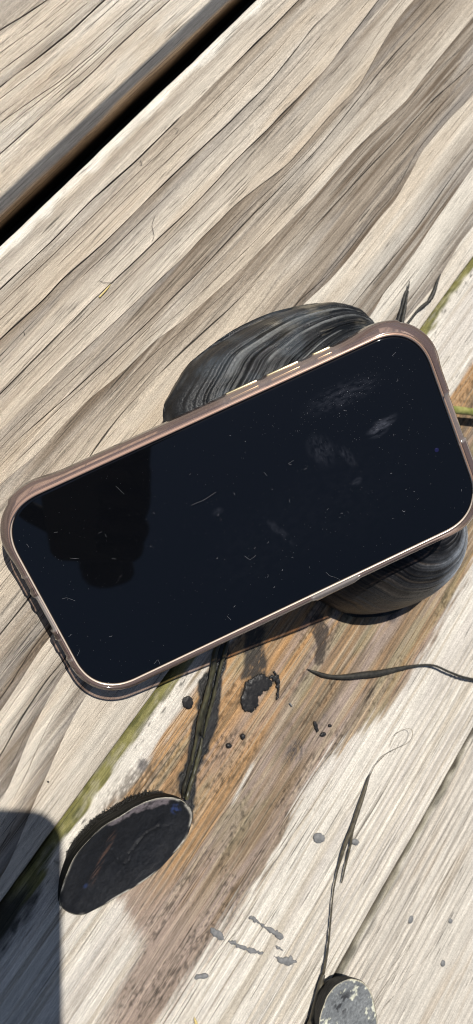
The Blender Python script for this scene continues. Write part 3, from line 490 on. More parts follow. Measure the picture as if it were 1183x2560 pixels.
def colour_fourth(X, Y, Z, G, CV):
    nA = (vnoise(X / 30, Y / 2.5, 183) - .5); nB = (vnoise(X / 6, Y / 1.2, 184) - .5)
    st = streaks(X, Y, 181, 110, 1.0)
    c = mix([.47, .43, .375], [.58, .54, .475], st)
    ridg = .5 + .5 * np.sin((Y + nA * 2.6) * 2 * math.pi / 3.6)
    rm = sm(-335, -305, Y)
    c = mix(c, [.30, .265, .225], ridg ** 2 * rm * .6)
    c = mix(c, [.40, .33, .25], sm(.55, .8, fbm(X / 40, Y / 3, 187)) * .5)
    c = mix(c, [.20, .185, .125], sm(-287, -283.5, Y + nB * 3 + nA * 3) * .7 * sm(.3, .6, fbm(X / 22, Y / 4, 189)))
    c = mix(c, [.09, .085, .07], sm(.5, .75, fbm(X / 12, Y / 2, 188)) * sm(-291, -284, Y) * .8)
    c = mix(c, [.055, .045, .033], sm(-284.6, -283.2, Y + nB * 1.2) * .9)
    D = np.zeros_like(X)
    checks(D, Y, 110, -368, -286, 35, 6, 40, .5, .17, -345, -120, slope=.03)
    D = np.maximum(D, G)
    c = mix(c, [.03, .027, .022], D * .85)
    dz = ((st - .5) * .25 - ridg * rm * .6) * (Z > -3)
    c = np.where((Z > -3)[..., None], c, mix([.16, .13, .09], [.08, .065, .045], fbm(X / 60, Z / 3, 15)))
    return c, np.zeros_like(X), dz

STAIN_LO_A = [p for p in STAIN_LO if p[0] > -252] + [(-262, -153), (-272, -158), (-279, -170), (-284, -186), (-293, -197), (-318, -198)]
MOSS_A = [(-330, -149.5)] + [(-290, -147.5)] + [p for p in MOSS]
STAIN_SPOTS = [(-203.0, -205.0, 5.0, .5, .85), (-243.5, -176.0, 3.2, .45, .8), (-246.5, -179.5, 2.4, .4, .7), (-186, -207, 3.5, .5, .5), (-131.5, -209.5, 3.6, .35, .9), (-240.5, -153.5, 2.2, .25, .8)]

THIRD_LONG = (0, 2, 3, 4, 6, 9, 11, 13, 15, 17, 18)
def windowed(line, w, a, grow=14): 
    xs = [p[0] for p in line]; return (line, w, a, min(xs) - grow, max(xs) + grow)
def between(lines, seed, n=2, amp=.6, width=.085):
    """finer hairline cracks that run between the long ones"""
    r = np.random.default_rng(seed); xs = np.arange(-500, 320, 18.0); out = []
    cs = sorted([lut(l[0], xs) for l in lines], key=lambda c: -c.mean())
    for a, b_ in zip(cs[:-1], cs[1:]):
        if abs((a - b_).mean()) < 4: continue
        for k in range(n):
            q = (k + 1) / (n + 1) + r.uniform(-.1, .1)
            y = a * (1 - q) + b_ * q + np.cumsum(r.normal(0, .05, len(xs)))
            out.append((list(zip(xs.tolist(), y.tolist())), width * r.uniform(.7, 1.3), amp * r.uniform(.6, 1.1)))
    return out
UP_LONG = [(CRACKS_UP[0], .17, .7), (CRACKS_UP[1], .22, .95), (CRACKS_UP[2], .13, .5), (CRACKS_UP[3], .16, .7)]
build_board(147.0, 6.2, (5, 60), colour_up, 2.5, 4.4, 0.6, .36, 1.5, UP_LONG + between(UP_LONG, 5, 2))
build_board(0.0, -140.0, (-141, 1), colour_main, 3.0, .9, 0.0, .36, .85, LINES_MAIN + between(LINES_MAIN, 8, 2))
build_board(-140.9, -280.2, (-282, -140), colour_third, 4.2, 2.0, -0.5, .36, .85, [windowed(CRACKS_3[k], .17, .9) for k in THIRD_LONG])
build_board(-282.8, -422.0, (-372, -282), colour_fourth, 2.6, 2.5, -2.8, .36, .85, [windowed(l, .19, .95, 30) for l in CRACKS_4])

# ------------------------------------------------------------------ phone in its clear case
phone = bpy.data.objects.new('smartphone', None); COL.objects.link(phone)
pm = Matrix((V_px, V_py, V_pz)).transposed().to_4x4(); pm.translation = Vector(V_cen) * S
phone.matrix_world = pm
tag(phone, 'black screened smartphone in a clear pinkish case propped on the mussel shells', 'smartphone')
GW, GH = 72.3, 34.3          # half length and half width of the glass (screen plane z = 0)

def outline(off, n=56, r=15.0, p=2.35):
    """rounded rectangle with softly curved corners, counter-clockwise; returns points and outward normals"""
    a, b = GW, GH; pts = []
    for cx_, cy_, q in ((a - r, b - r, 0), (-a + r, b - r, 1), (-a + r, -b + r, 2), (a - r, -b + r, 3)):
        for t in np.linspace(0, math.pi / 2, n // 2):
            c_, s_ = math.cos(t) ** (2 / p), math.sin(t) ** (2 / p)
            x_, y_ = ((c_, s_), (-s_, c_), (-c_, -s_), (s_, -c_))[q]
            pts.append((cx_ + r * x_, cy_ + r * y_))
    P = np.array(pts)
    # subdivide the straight runs so that features can follow the edge
    out = []
    for k in range(len(P)):
        a0, b0 = P[k], P[(k + 1) % len(P)]; L = np.hypot(*(b0 - a0)); m_ = max(1, int(L / .45))
        for i in range(m_): out.append(a0 + (b0 - a0) * i / m_)
    P = np.array(out); T = np.roll(P, -1, 0) - np.roll(P, 1, 0); T /= np.linalg.norm(T, axis=1)[:, None]
    Nn = np.stack([T[:, 1], -T[:, 0]], 1)
    return P, Nn
OP, ON = outline(0)
NP = len(OP)

def loft(name, rings, mat, parent, closed=False, caps=(False, False)):
    """rings: list of (NP,3) arrays"""
    v = np.concatenate(rings); n = len(rings[0]); f = []
    nr = len(rings)
    rr = range(nr if closed else nr - 1)
    i = np.arange(n)
    for k in rr:
        k2 = (k + 1) % nr
        f.append(np.stack([k * n + i, k * n + (i + 1) % n, k2 * n + (i + 1) % n, k2 * n + i], 1))
    f = [tuple(q) for q in np.concatenate(f)]
    if caps[0]: f.append(tuple(range(n - 1, -1, -1)))
    if caps[1]: f.append(tuple(range((nr - 1) * n, nr * n)))
    o = mesh_obj(name, v, f, mat, parent, True)
    bm = bmesh.new(); bm.from_mesh(o.data); bmesh.ops.recalc_face_normals(bm, faces=bm.faces); bm.to_mesh(o.data); bm.free()
    return o
def ring(off, z):
    o = np.asarray(off); o = o[:, None] if o.ndim else o
    zz = np.full(NP, z) if np.ndim(z) == 0 else z
    return np.column_stack([OP + ON * o, zz])

frame_m = simple('mauve_metal', (.40, .29, .27), .3, .6)
rim_m = simple('pale_rim_metal', (.78, .66, .55), .3, .35)  # bright rim also stands in for the highlight on the case lip
glass_m, nt, b = new_mat('screen_glass'); N = nt.nodes; Lk = nt.links
b.inputs['Base Color'].default_value = (.0022, .0026, .0036, 1); b.inputs['Roughness'].default_value = .04
b.inputs['IOR'].default_value = 1.68
tc = N.new('ShaderNodeTexCoord')
def blob(cx_, cy_, rx, ry, rot, amp, seed, st=(1, 1)):
    mp = N.new('ShaderNodeMapping'); mp.vector_type = 'TEXTURE'
    mp.inputs['Location'].default_value = (cx_ * S, cy_ * S, 0); mp.inputs['Rotation'].default_value = (0, 0, rot)
    mp.inputs['Scale'].default_value = (rx * S, ry * S, .01)
    ln = N.new('ShaderNodeVectorMath'); ln.operation = 'LENGTH'
    Lk.new(tc.outputs['Object'], mp.inputs[0]); Lk.new(mp.outputs[0], ln.inputs[0])
    r = N.new('ShaderNodeMapRange'); r.interpolation_type = 'SMOOTHSTEP'
    r.inputs[1].default_value = 1; r.inputs[2].default_value = .15; r.inputs[3].default_value = 0; r.inputs[4].default_value = amp
    Lk.new(ln.outputs['Value'], r.inputs[0])
    mp2 = N.new('ShaderNodeMapping'); mp2.inputs['Rotation'].default_value = (0, 0, -rot); mp2.inputs['Scale'].default_value = (st[0], st[1], 1)
    nz = N.new('ShaderNodeTexNoise'); nz.inputs['Scale'].default_value = 420 + seed; nz.inputs['Detail'].default_value = 5; nz.inputs['Roughness'].default_value = .7
    Lk.new(tc.outputs['Object'], mp2.inputs[0]); Lk.new(mp2.outputs[0], nz.inputs[0])
    r2 = N.new('ShaderNodeMapRange'); r2.inputs[1].default_value = .42; r2.inputs[2].default_value = .72; Lk.new(nz.outputs[0], r2.inputs[0])
    mu = N.new('ShaderNodeMath'); mu.operation = 'MULTIPLY'; Lk.new(r.outputs[0], mu.inputs[0]); Lk.new(r2.outputs[0], mu.inputs[1])
    return mu.outputs[0]
acc = None
for spec_ in ((49.2, 8.0, 5.5, 3.0, .15, 1.0, 0, (.5, 1.4)), (53.0, 8.8, 4.5, 2.2, .3, .5, 30, (.5, 1.5)), (29.0, 9.5, 5.5, 7.5, .2, .32, 60, (1, .6)),
              (36.0, 4.5, 2.2, 6.0, .35, .35, 90, (1, .5)), (35.9, -5.3, 2.6, 1.6, .3, .6, 20, (.4, 1.6)), (6.0, -9.5, 1.8, 9.0, .42, .28, 15, (1.2, .6)),
              (-9.9, 5.6, 2.6, 1.6, 0, .35, 45, (.5, 1.5)), (42.0, 23.0, 17, 5.0, .0, .30, 300, (.5, 1.3)), (-2, -12, 30, 20, .2, .025, 10, (.7, 1)), (30, -8, 34, 24, 0, .025, 25, (.7, 1))):
    s_ = blob(*spec_)
    if acc is None: acc = s_
    else:
        a_ = N.new('ShaderNodeMath'); a_.operation = 'ADD'; Lk.new(acc, a_.inputs[0]); Lk.new(s_, a_.inputs[1]); acc = a_.outputs[0]
cm = N.new('ShaderNodeMix'); cm.data_type = 'RGBA'
cm.inputs[6].default_value = (.0022, .0026, .0036, 1); cm.inputs[7].default_value = (.075, .08, .10, 1)
Lk.new(acc, cm.inputs[0]); Lk.new(cm.outputs[2], b.inputs['Base Color'])
rr_ = N.new('ShaderNodeMapRange'); rr_.inputs[3].default_value = .035; rr_.inputs[4].default_value = .3; Lk.new(acc, rr_.inputs[0]); Lk.new(rr_.outputs[0], b.inputs['Roughness'])

# body: flat glass with a fine rounded rim, metal frame, back
loft('screen', [ring(0.15, -.9), ring(.12, -.35), ring(-.1, -.12), ring(-.4, -.02), ring(-.8, 0)], glass_m, phone, caps=(True, True))
loft('phone_body', [ring(-1, -.7), ring(.5, -.55), ring(1.05, -.75), ring(1.25, -1.4), ring(1.25, -6.8), ring(.9, -7.6), ring(0, -7.95), ring(-3, -8.0)], frame_m, phone, caps=(True, True))

loft('frame_rim', [ring(.2, -.62), ring(.3, -.18), ring(.75, -.10), ring(1.2, -.45), ring(1.28, -1.3)], rim_m, phone)
# case: a real hollow bumper swept round the phone, thicker at the corners, dipping at the cut-outs
case_m, nt, b = new_mat('clear_case'); N = nt.nodes; Lk = nt.links
b.inputs['Base Color'].default_value = (.66, .47, .42, 1); b.inputs['Roughness'].default_value = .35
trn = N.new('ShaderNodeBsdfTransparent'); trn.inputs[0].default_value = (.84, .74, .70, 1)
gls = N.new('ShaderNodeBsdfGlossy'); gls.inputs['Roughness'].default_value = .09
fre = N.new('ShaderNodeFresnel'); fre.inputs['IOR'].default_value = 1.5
fmx = N.new('ShaderNodeMapRange'); fmx.inputs[3].default_value = .05; Lk.new(fre.outputs[0], fmx.inputs[0])
m1 = N.new('ShaderNodeMixShader')
mka = N.new('ShaderNodeAttribute'); mka.attribute_name = 'milk'
mkr = N.new('ShaderNodeMapRange'); mkr.inputs[1].default_value = -1; mkr.inputs[2].default_value = 1; mkr.inputs[3].default_value = .03; mkr.inputs[4].default_value = .29
Lk.new(mka.outputs['Fac'], mkr.inputs[0]); Lk.new(mkr.outputs[0], m1.inputs[0])
mkc = N.new('ShaderNodeMix'); mkc.data_type = 'RGBA'; mkc.inputs[6].default_value = (.60, .42, .375, 1); mkc.inputs[7].default_value = (.74, .68, .64, 1)
Lk.new(mka.outputs['Fac'], mkc.inputs[0]); Lk.new(mkc.outputs[2], b.inputs['Base Color'])
m2 = N.new('ShaderNodeMixShader'); Lk.new(fmx.outputs[0], m2.inputs[0])
Lk.new(trn.outputs[0], m1.inputs[1]); Lk.new(b.outputs[0], m1.inputs[2])
Lk.new(m1.outputs[0], m2.inputs[1]); Lk.new(gls.outputs[0], m2.inputs[2])
Lk.new(m2.outputs[0], N['Material Output'].inputs['Surface'])

X_, Y_ = OP[:, 0], OP[:, 1]
corner = sm(GW - 24, GW - 12, np.abs(X_)) * sm(GH - 18, GH - 9, np.abs(Y_))
bulge = .25 * corner + .75 * corner * sm(8, 16, Y_)
def seg(v, a, b_, soft=.25): return sm(a - soft, a + soft, v) * (1 - sm(b_ - soft, b_ + soft, v))
dip = np.zeros(NP); thin = np.zeros(NP)
left = (X_ < -GW + 3); right = (X_ > GW - 3); topE = (Y_ > GH - 2); botE = (Y_ < -GH + 2)
dip += left * (seg(Y_, -8.0, 6.0) * 1.0 + (seg(Y_, 6.8, 12.5) + seg(Y_, -18.5, -10.5)) * .35)
thin += left * (seg(Y_, -7.2, 5.2) * .85 + (seg(Y_, 7.2, 12.2) + seg(Y_, -18.0, -11.0)) * .3)
dip += right * (seg(Y_, -7.8, 9.0) * .55); thin += right * seg(Y_, -7.8, 9.0) * .55
swell = sm(55, 73, X_) * 1.1 + topE * .6 + botE * seg(X_, 7.5, 23.5, 1.0) * .8 + topE * (seg(X_, 7.4, 19.5) + seg(X_, 21.7, 34.0) + seg(X_, 38, 45.2)) * .35
spike = sum(np.exp(-((Y_ - q) / .38) ** 2) for q in (12.6, 6.6, 5.3, -7.6, -10.6, -18.6)) * left + sum(np.exp(-((Y_ - q) / .38) ** 2) for q in (-7.8, 9.0)) * right + sum(np.exp(-((X_ - q) / .38) ** 2) for q in (7.0, 24.0)) * botE
lipz = 1.15 - dip * .75 + spike * .15
o_ = bulge + swell - thin + spike * .3
rings = [ring(.45, .04 - dip * .2), ring(.5, lipz * .75), ring(.8, lipz), ring(1.15 + o_ * .15, lipz), ring(1.3 + o_ * .2, lipz * .80), ring(1.95 + o_ * .4, lipz * .62 - .05),
         ring(2.3 + o_ * .6, np.full(NP, -.2)), ring(2.5 + o_ * .7, np.full(NP, -.7)), ring(2.8 + o_ * .9, np.full(NP, -1.4)), ring(3.0 + o_, np.full(NP, -2.6)),
         ring(2.9 + o_ * .95, -3.4), ring(3.05 + o_, -4.8), ring(2.9 + o_ * .95, -5.8), ring(3.05 + o_, -7.4), ring(2.8 + o_ * .8, -9.4), ring(1.9 + o_ * .5, -11.0), ring(1.0, -11.9), ring(-2.5, -12.1),
         ring(-2.5, -8.4), ring(.6, -8.35), ring(1.4, -7.7), ring(1.6, -6.4), ring(1.6, -1.3), ring(1.15, -.5)]
case = loft('phone_case', rings, case_m, phone, closed=True)
milk = left * (seg(Y_, -7.2, 5.2) * 1.0 - seg(Y_, 5.6, 8.6) * .7 - seg(Y_, -10.6, -7.8) * .7) + right * seg(Y_, -7.6, 8.8) * .5 + botE * seg(X_, 7.3, 23.7) * .8 + topE * seg(X_, 5, 47, 2) * .35 + spike * .8
at_ = case.data.attributes.new('milk', 'FLOAT', 'POINT'); at_.data.foreach_set('value', np.tile(milk, len(rings)).astype(np.float32))
back_m = simple('clear_back', (.42, .32, .29), .2)
loft('case_back', [ring(-2.45, -8.45), ring(-2.45, -12.05)], back_m, phone, caps=(True, True))

gold = simple('gold_button', (.85, .72, .45), .25, .8)
def rounded_bar(x0, x1, y0, y1, z0, z1, r):
    bm = bmesh.new(); bmesh.ops.create_cube(bm, size=1)
    for v in bm.verts:
        v.co = Vector(((x0 + x1) / 2 + v.co.x * (x1 - x0), (y0 + y1) / 2 + v.co.y * (y1 - y0), (z0 + z1) / 2 + v.co.z * (z1 - z0)))
    bmesh.ops.bevel(bm, geom=bm.edges[:], offset=r, segments=3, profile=.6, affect='EDGES')
    return bm
def bm_obj(name, bm, mat, parent, smooth=True):
    for v in bm.verts: v.co *= S
    me = bpy.data.meshes.new(name); bmesh.ops.recalc_face_normals(bm, faces=bm.faces); bm.to_mesh(me); bm.free()
    if smooth: me.polygons.foreach_set('use_smooth', np.ones(len(me.polygons), bool))
    me.materials.append(mat); o = bpy.data.objects.new(name, me); COL.objects.link(o); o.parent = parent; return o
for x0, x1 in ((8.1, 18.9), (22.4, 33.4), (38.6, 44.6)):
    bt = bm_obj('button', rounded_bar(x0, x1, GH + 3.35, GH + 4.25, -4.2, -2.4, .3), gold, case)
    bm_obj('button_rim', rounded_bar(x0 + .5, x1 - .4, GH + 1.9, GH + 2.6, -1.5, -.9, .2), gold, case)
# front camera: a dark lens with a bluish coating, set just in the glass
lens_m = simple('lens_coating', (.010, .010, .045), .1, 0, .6)
bm = bmesh.new()
bmesh.ops.create_uvsphere(bm, u_segments=20, v_segments=8, radius=1)
for v in bm.verts: v.co = Vector((LOC_CAM[0] + v.co.x * .75, LOC_CAM[1] + v.co.y * .75, v.co.z * .045))
bm_obj('front_camera', bm, lens_m, phone)

# dust and lint on the screen
dust_m = simple('dust', (.36, .36, .38), .8)
dv, df = [], []
def tube_local(pts, rad, n=4):
    base = len(dv); P = [Vector(p) for p in pts]
    for k, p in enumerate(P):
        t = (P[min(k + 1, len(P) - 1)] - P[max(k - 1, 0)]).normalized(); u = t.cross(Vector((0, 0, 1))).normalized(); w = u.cross(t)
        for i in range(n):
            a = 2 * math.pi * i / n; dv.append(tuple(p + (u * math.cos(a) + w * math.sin(a)) * rad))
    for k in range(len(P) - 1):
        for i in range(n): df.append((base + k * n + i, base + k * n + (i + 1) % n, base + (k + 1) * n + (i + 1) % n, base + (k + 1) * n + i))
def curve_pts(P, n=9):
    P = np.array(P, float); t = np.linspace(0, 1, len(P)); tt = np.linspace(0, 1, n)
    return np.column_stack([np.interp(tt, t, P[:, k]) for k in range(P.shape[1])])
for q in LOC_LINT:
    pp = curve_pts(q, 8); tube_local([(a, b_, .06) for a, b_ in pp], .015)
r = np.random.default_rng(3)
for k in range(46):
    x = r.uniform(-70, 68); y = r.uniform(-32, 30); L = r.uniform(.4, 1.5); a = r.uniform(0, 6.28); cv = r.normal(0, 1.2)
    pts = []
    for i in range(6):
        pts.append((x, y, .07 + .05 * math.sin(i))); a += cv * .4; x += math.cos(a) * L / 6; y += math.sin(a) * L / 6
    tube_local(pts, r.uniform(.014, .026))
for k in range(760):
    if k < 430: x, y = r.uniform(-70, 70), r.uniform(-32, 32)
    else:
        x, y = r.normal(42, 11), r.normal(22.5, 3.2) if k < 600 else r.normal(10, 14)
    if abs(x) > 70 or abs(y) > 31: continue
    s_ = r.uniform(.025, .06) * (2.6 if r.random() < .025 else 1); base = len(dv)
    dv += [(x + s_, y, .02), (x, y + s_, .02), (x - s_, y, .02), (x, y - s_, .02), (x, y, .02 + s_)]
    df += [(base, base + 1, base + 4), (base + 1, base + 2, base + 4), (base + 2, base + 3, base + 4), (base + 3, base, base + 4)]
du = mesh_obj('dust', dv, df, dust_m, phone, False); tag(du, kind='stuff')

# ------------------------------------------------------------------ mussel shells
def shell_material(name, rough, spec, bump, grey):
    m, nt, b = new_mat(name); N = nt.nodes; Lk = nt.links
    at = N.new('ShaderNodeAttribute'); at.attribute_name = 'col'
    ra = N.new('ShaderNodeAttribute'); ra.attribute_name = 'rough'
    tc = N.new('ShaderNodeTexCoord')
    nz = N.new('ShaderNodeTexNoise'); nz.inputs['Scale'].default_value = 900; nz.inputs['Detail'].default_value = 5; nz.inputs['Roughness'].default_value = .7
    Lk.new(tc.outputs['Object'], nz.inputs[0])
    r = N.new('ShaderNodeMapRange'); r.inputs[1].default_value = .3; r.inputs[2].default_value = .7; r.inputs[3].default_value = .6; r.inputs[4].default_value = 1.45
    Lk.new(nz.outputs[0], r.inputs[0])
    vm = N.new('ShaderNodeVectorMath'); vm.operation = 'SCALE'; Lk.new(at.outputs['Color'], vm.inputs[0]); Lk.new(r.outputs[0], vm.inputs['Scale'])
    Lk.new(vm.outputs[0], b.inputs['Base Color']); Lk.new(ra.outputs['Fac'], b.inputs['Roughness'])
    b.inputs['Specular IOR Level'].default_value = spec
    bp = N.new('ShaderNodeBump'); bp.inputs['Strength'].default_value = bump; bp.inputs['Distance'].default_value = .0004
    Lk.new(nz.outputs[0], bp.inputs['Height']); Lk.new(bp.outputs[0], b.inputs['Normal'])
    return m
SHELL = shell_material('mussel_skin', .4, .45, .85, 0)
SHELL_DULL = shell_material('dull_mussel_skin', .4, .2, .8, 0)

def noise1(s, seed): return vnoise(s, s * 0 + seed * 1.37, seed)

def valve(root, a, b, H, ang, umbo, centre, z0, flip, seed, ridge=.35, nS=280, nT=190, bend=.0, colf=None, power=.62, name='valve', egg=.14, rgh=.30, sq=.93, skin_mat=None):
    """one convex valve; a,b half axes (mm), umbo in unit plan coordinates; growth lines are curves of constant s about the umbo"""
    s = np.linspace(0.02, 1, nS)[:, None]; th = np.linspace(0, 2 * math.pi, nT, endpoint=False)[None, :]
    # plan outline: blunt at one end, narrower at the other
    ox = np.cos(th); oy = np.sin(th) * (1 + egg * np.cos(th) - .06 * np.cos(2 * th))
    ox = np.sign(ox) * np.abs(ox) ** sq; oy = np.sign(oy) * np.abs(oy) ** sq
    wob = 1 + .012 * np.sin(5 * th + seed) + .008 * np.sin(11 * th)
    ox, oy = ox * wob, oy * wob
    ux, uy = umbo
    x = ux + (ox - ux) * s; y = uy + (oy - uy) * s
    ex = 2 / sq; rho = (np.abs(x) ** ex + np.abs(y / (1 + egg * x)) ** ex) ** (1 / ex)
    rho = np.clip(rho, 0, 1)
    dome = np.clip(1 - rho ** 2.3, 0, 1) ** power
    dome = np.where(s > .999, 0, dome)
    # shift the high point towards the umbo
    z = H * dome * (1 + .12 * (x * ux + y * uy))
    sj = s + .022 * (vnoise(np.cos(th) * 3 + s * 3, np.sin(th) * 3, seed + 1) - .5)
    g = noise1(sj * 18, seed) * .35 + (1 - np.abs(2 * noise1(sj * 44, seed + 2) - 1) ** .7) * .55 + (1 - np.abs(2 * noise1(sj * 85, seed + 3) - 1)) * .5
    fl = vnoise(np.cos(th) * 6 + s * 2, np.sin(th) * 6 + sj * 9, seed + 6)
    amp = ridge * sm(.12, .5, s) * (.7 + .5 * fl)
    X = x * a; Y = y * b; Z = z
    V = np.stack([X + 0 * th, Y + 0 * th, Z + 0 * th], -1)
    du_ = np.gradient(V, axis=0); dt_ = np.gradient(V, axis=1); nn = np.cross(du_, dt_); nn /= np.linalg.norm(nn, axis=-1, keepdims=True) + 1e-9
    nn *= np.sign(nn[..., 2:3] + 1e-6)
    g = g + (fbm(x * 9, y * 7, seed + 50) - .5) * .35
    fine = (vnoise(np.cos(th) * 40 + s * 5, np.sin(th) * 40 + s * 60, seed + 7) - .5) * .08
    V = V + nn * ((g - .7) * amp + fine)[..., None]
    V[..., 2] = np.maximum(V[..., 2], -.2)
    rough = rgh + .22 * vnoise(np.cos(th) * 4 + s * 4, np.sin(th) * 4 + s * 5, seed + 8)
    c = colf(s + 0 * th, th + 0 * s, x, y, g, seed)
    V[..., 2] *= -1 if flip else 1
    inner = V[::6].copy(); 
    inner[..., :2] *= .965; inner[..., 2] *= .93
    ca, sa = math.cos(ang), math.sin(ang)
    def xf(Q): return np.stack([Q[..., 0] * ca - Q[..., 1] * sa + centre[0], Q[..., 0] * sa + Q[..., 1] * ca + centre[1], Q[..., 2] + z0], -1).reshape(-1, 3)
    v1 = xf(V); n0 = nS * nT
    i = np.arange(nS - 1)[:, None]; j = np.arange(nT)[None, :]; jn = (j + 1) % nT
    f = np.stack([i * nT + j, (i + 1) * nT + j, (i + 1) * nT + jn, i * nT + jn], -1).reshape(-1, 4)
    faces = [f]
    # thin lip back to an inner sheet
    v2 = xf(inner); m_ = inner.shape[0]
    i = np.arange(m_ - 1)[:, None]
    faces.append(np.stack([n0 + i * nT + j, n0 + i * nT + jn, n0 + (i + 1) * nT + jn, n0 + (i + 1) * nT + j], -1).reshape(-1, 4))
    jj = np.arange(nT); jjn = (jj + 1) % nT
    faces.append(np.stack([(nS - 1) * nT + jj, n0 + (m_ - 1) * nT + jj, n0 + (m_ - 1) * nT + jjn, (nS - 1) * nT + jjn], -1))
    faces = np.concatenate(faces)
    verts = np.concatenate([v1, v2])
    cols = np.concatenate([c.reshape(-1, 3), np.tile([.02, .02, .022], (len(v2), 1))])
    ro = np.concatenate([np.clip(rough + 0 * th, .15, .9).ravel(), np.full(len(v2), .3)])
    # close the tiny hole at the umbo
    o = mesh_obj(name, local(verts, root), faces, skin_mat or SHELL, root, True, cols, {'rough': ro})
    return o

def col_upper(s, th, x, y, g, seed):
    sj = s + .022 * (vnoise(np.cos(th) * 3 + s * 3, np.sin(th) * 3, seed + 1) - .5)
    c = mix([.0025, .0028, .0034], [.016, .017, .019], sm(.5, 1.2, g))
    crest = sm(.66, .86, noise1(sj * 62, seed + 2)) * sm(.35, .62, fbm(x * 3.0, y * 2.6, seed + 21))
    c = mix(c, [.15, .155, .155], crest * .75)
    c = mix(c, [.04, .05, .06], sm(.5, .75, fbm(x * 4, y * 4, seed + 27)) * .5)
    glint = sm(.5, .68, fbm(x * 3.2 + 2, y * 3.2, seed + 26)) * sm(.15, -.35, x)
    c = mix(c, [.34, .30, .22], glint * sm(.62, .8, vnoise(np.cos(th) * 26 + s * 4, np.sin(th) * 26 + sj * 110, seed + 25)) * .8)  # sun glints painted on as pale tan specks
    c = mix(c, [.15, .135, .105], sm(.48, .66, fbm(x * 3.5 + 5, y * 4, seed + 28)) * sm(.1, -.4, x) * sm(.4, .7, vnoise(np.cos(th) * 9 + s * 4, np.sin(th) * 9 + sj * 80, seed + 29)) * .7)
    return c
def col_lower(s, th, x, y, g, seed):
    c = mix([.003, .003, .004], [.020, .020, .022], sm(.5, 1.2, g))
    c = mix(c, [.075, .06, .047], sm(.6, .85, noise1(s * 60, seed + 31)) * sm(.4, .7, vnoise(np.cos(th) * 3, np.sin(th) * 3 + s * 8, seed + 30)) * .55)
    c = mix(c, [.10, .105, .115], sm(.64, .84, noise1(s * 55, seed + 45)) * sm(-.6, .3, x) * sm(.35, .6, fbm(x * 3, y * 3, seed + 46)) * .6)
    c = mix(c, [.15, .165, .19], sm(.5, .8, noise1(s * 44 + x, seed + 41)) * sm(-.25, .4, x) * (.3 + .9 * vnoise(np.cos(th) * 9, np.sin(th) * 9 + s * 30, seed + 42)) * .8)  # blue-grey sheen on the ridges painted in as pale arcs
    # bluish-white sky sheen painted on towards the rim, one side only
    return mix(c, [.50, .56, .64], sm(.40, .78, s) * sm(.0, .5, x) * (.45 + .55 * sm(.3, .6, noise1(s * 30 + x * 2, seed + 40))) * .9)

up = place('mussel_shell', (-100, -103, 0)); tag(up, 'black ridged mussel shell propping up the upper edge of the phone', 'mussel shell', 'black mussel shells')
valve(up, 49, 25, 21, R(159), (-.82, .42), (-104.5, -102), 16, False, 3, 1.2, colf=col_upper, egg=.03, power=.62, rgh=.19, sq=.78)
valve(up, 48, 24, 15.5, R(159), (-.82, .42), (-104, -102.5), 15.7, True, 4, .4, nS=110, nT=160, colf=col_upper, egg=.03, sq=.78)
lo = place('mussel_shell', (-108, -182, 0)); tag(lo, 'black mussel shell with sky sheen painted pale on its rim under the lower right edge of the phone', 'mussel shell', 'black mussel shells')
valve(lo, 39, 30, 36, R(-31), (.15, .45), (-115, -179.5), 4.2, False, 11, .5, colf=col_lower, power=.72, rgh=.3, skin_mat=SHELL_DULL)
valve(lo, 38.5, 29.5, 3.8, R(-31), (.15, .45), (-115, -179.5), 4.1, True, 12, .2, nS=60, nT=140, colf=col_lower)

def spline_closed(P, n):
    P = np.array(P, float); m_ = len(P); out = []
    for t in np.linspace(0, m_, n, endpoint=False):
        k = int(t); u = t - k; p0, p1, p2, p3 = P[(k - 1) % m_], P[k % m_], P[(k + 1) % m_], P[(k + 2) % m_]
        out.append(.5 * (2 * p1 + (p2 - p0) * u + (2 * p0 - 5 * p1 + 4 * p2 - p3) * u * u + (3 * p1 - p0 - 3 * p2 + p3) * u ** 3))
    return np.array(out)

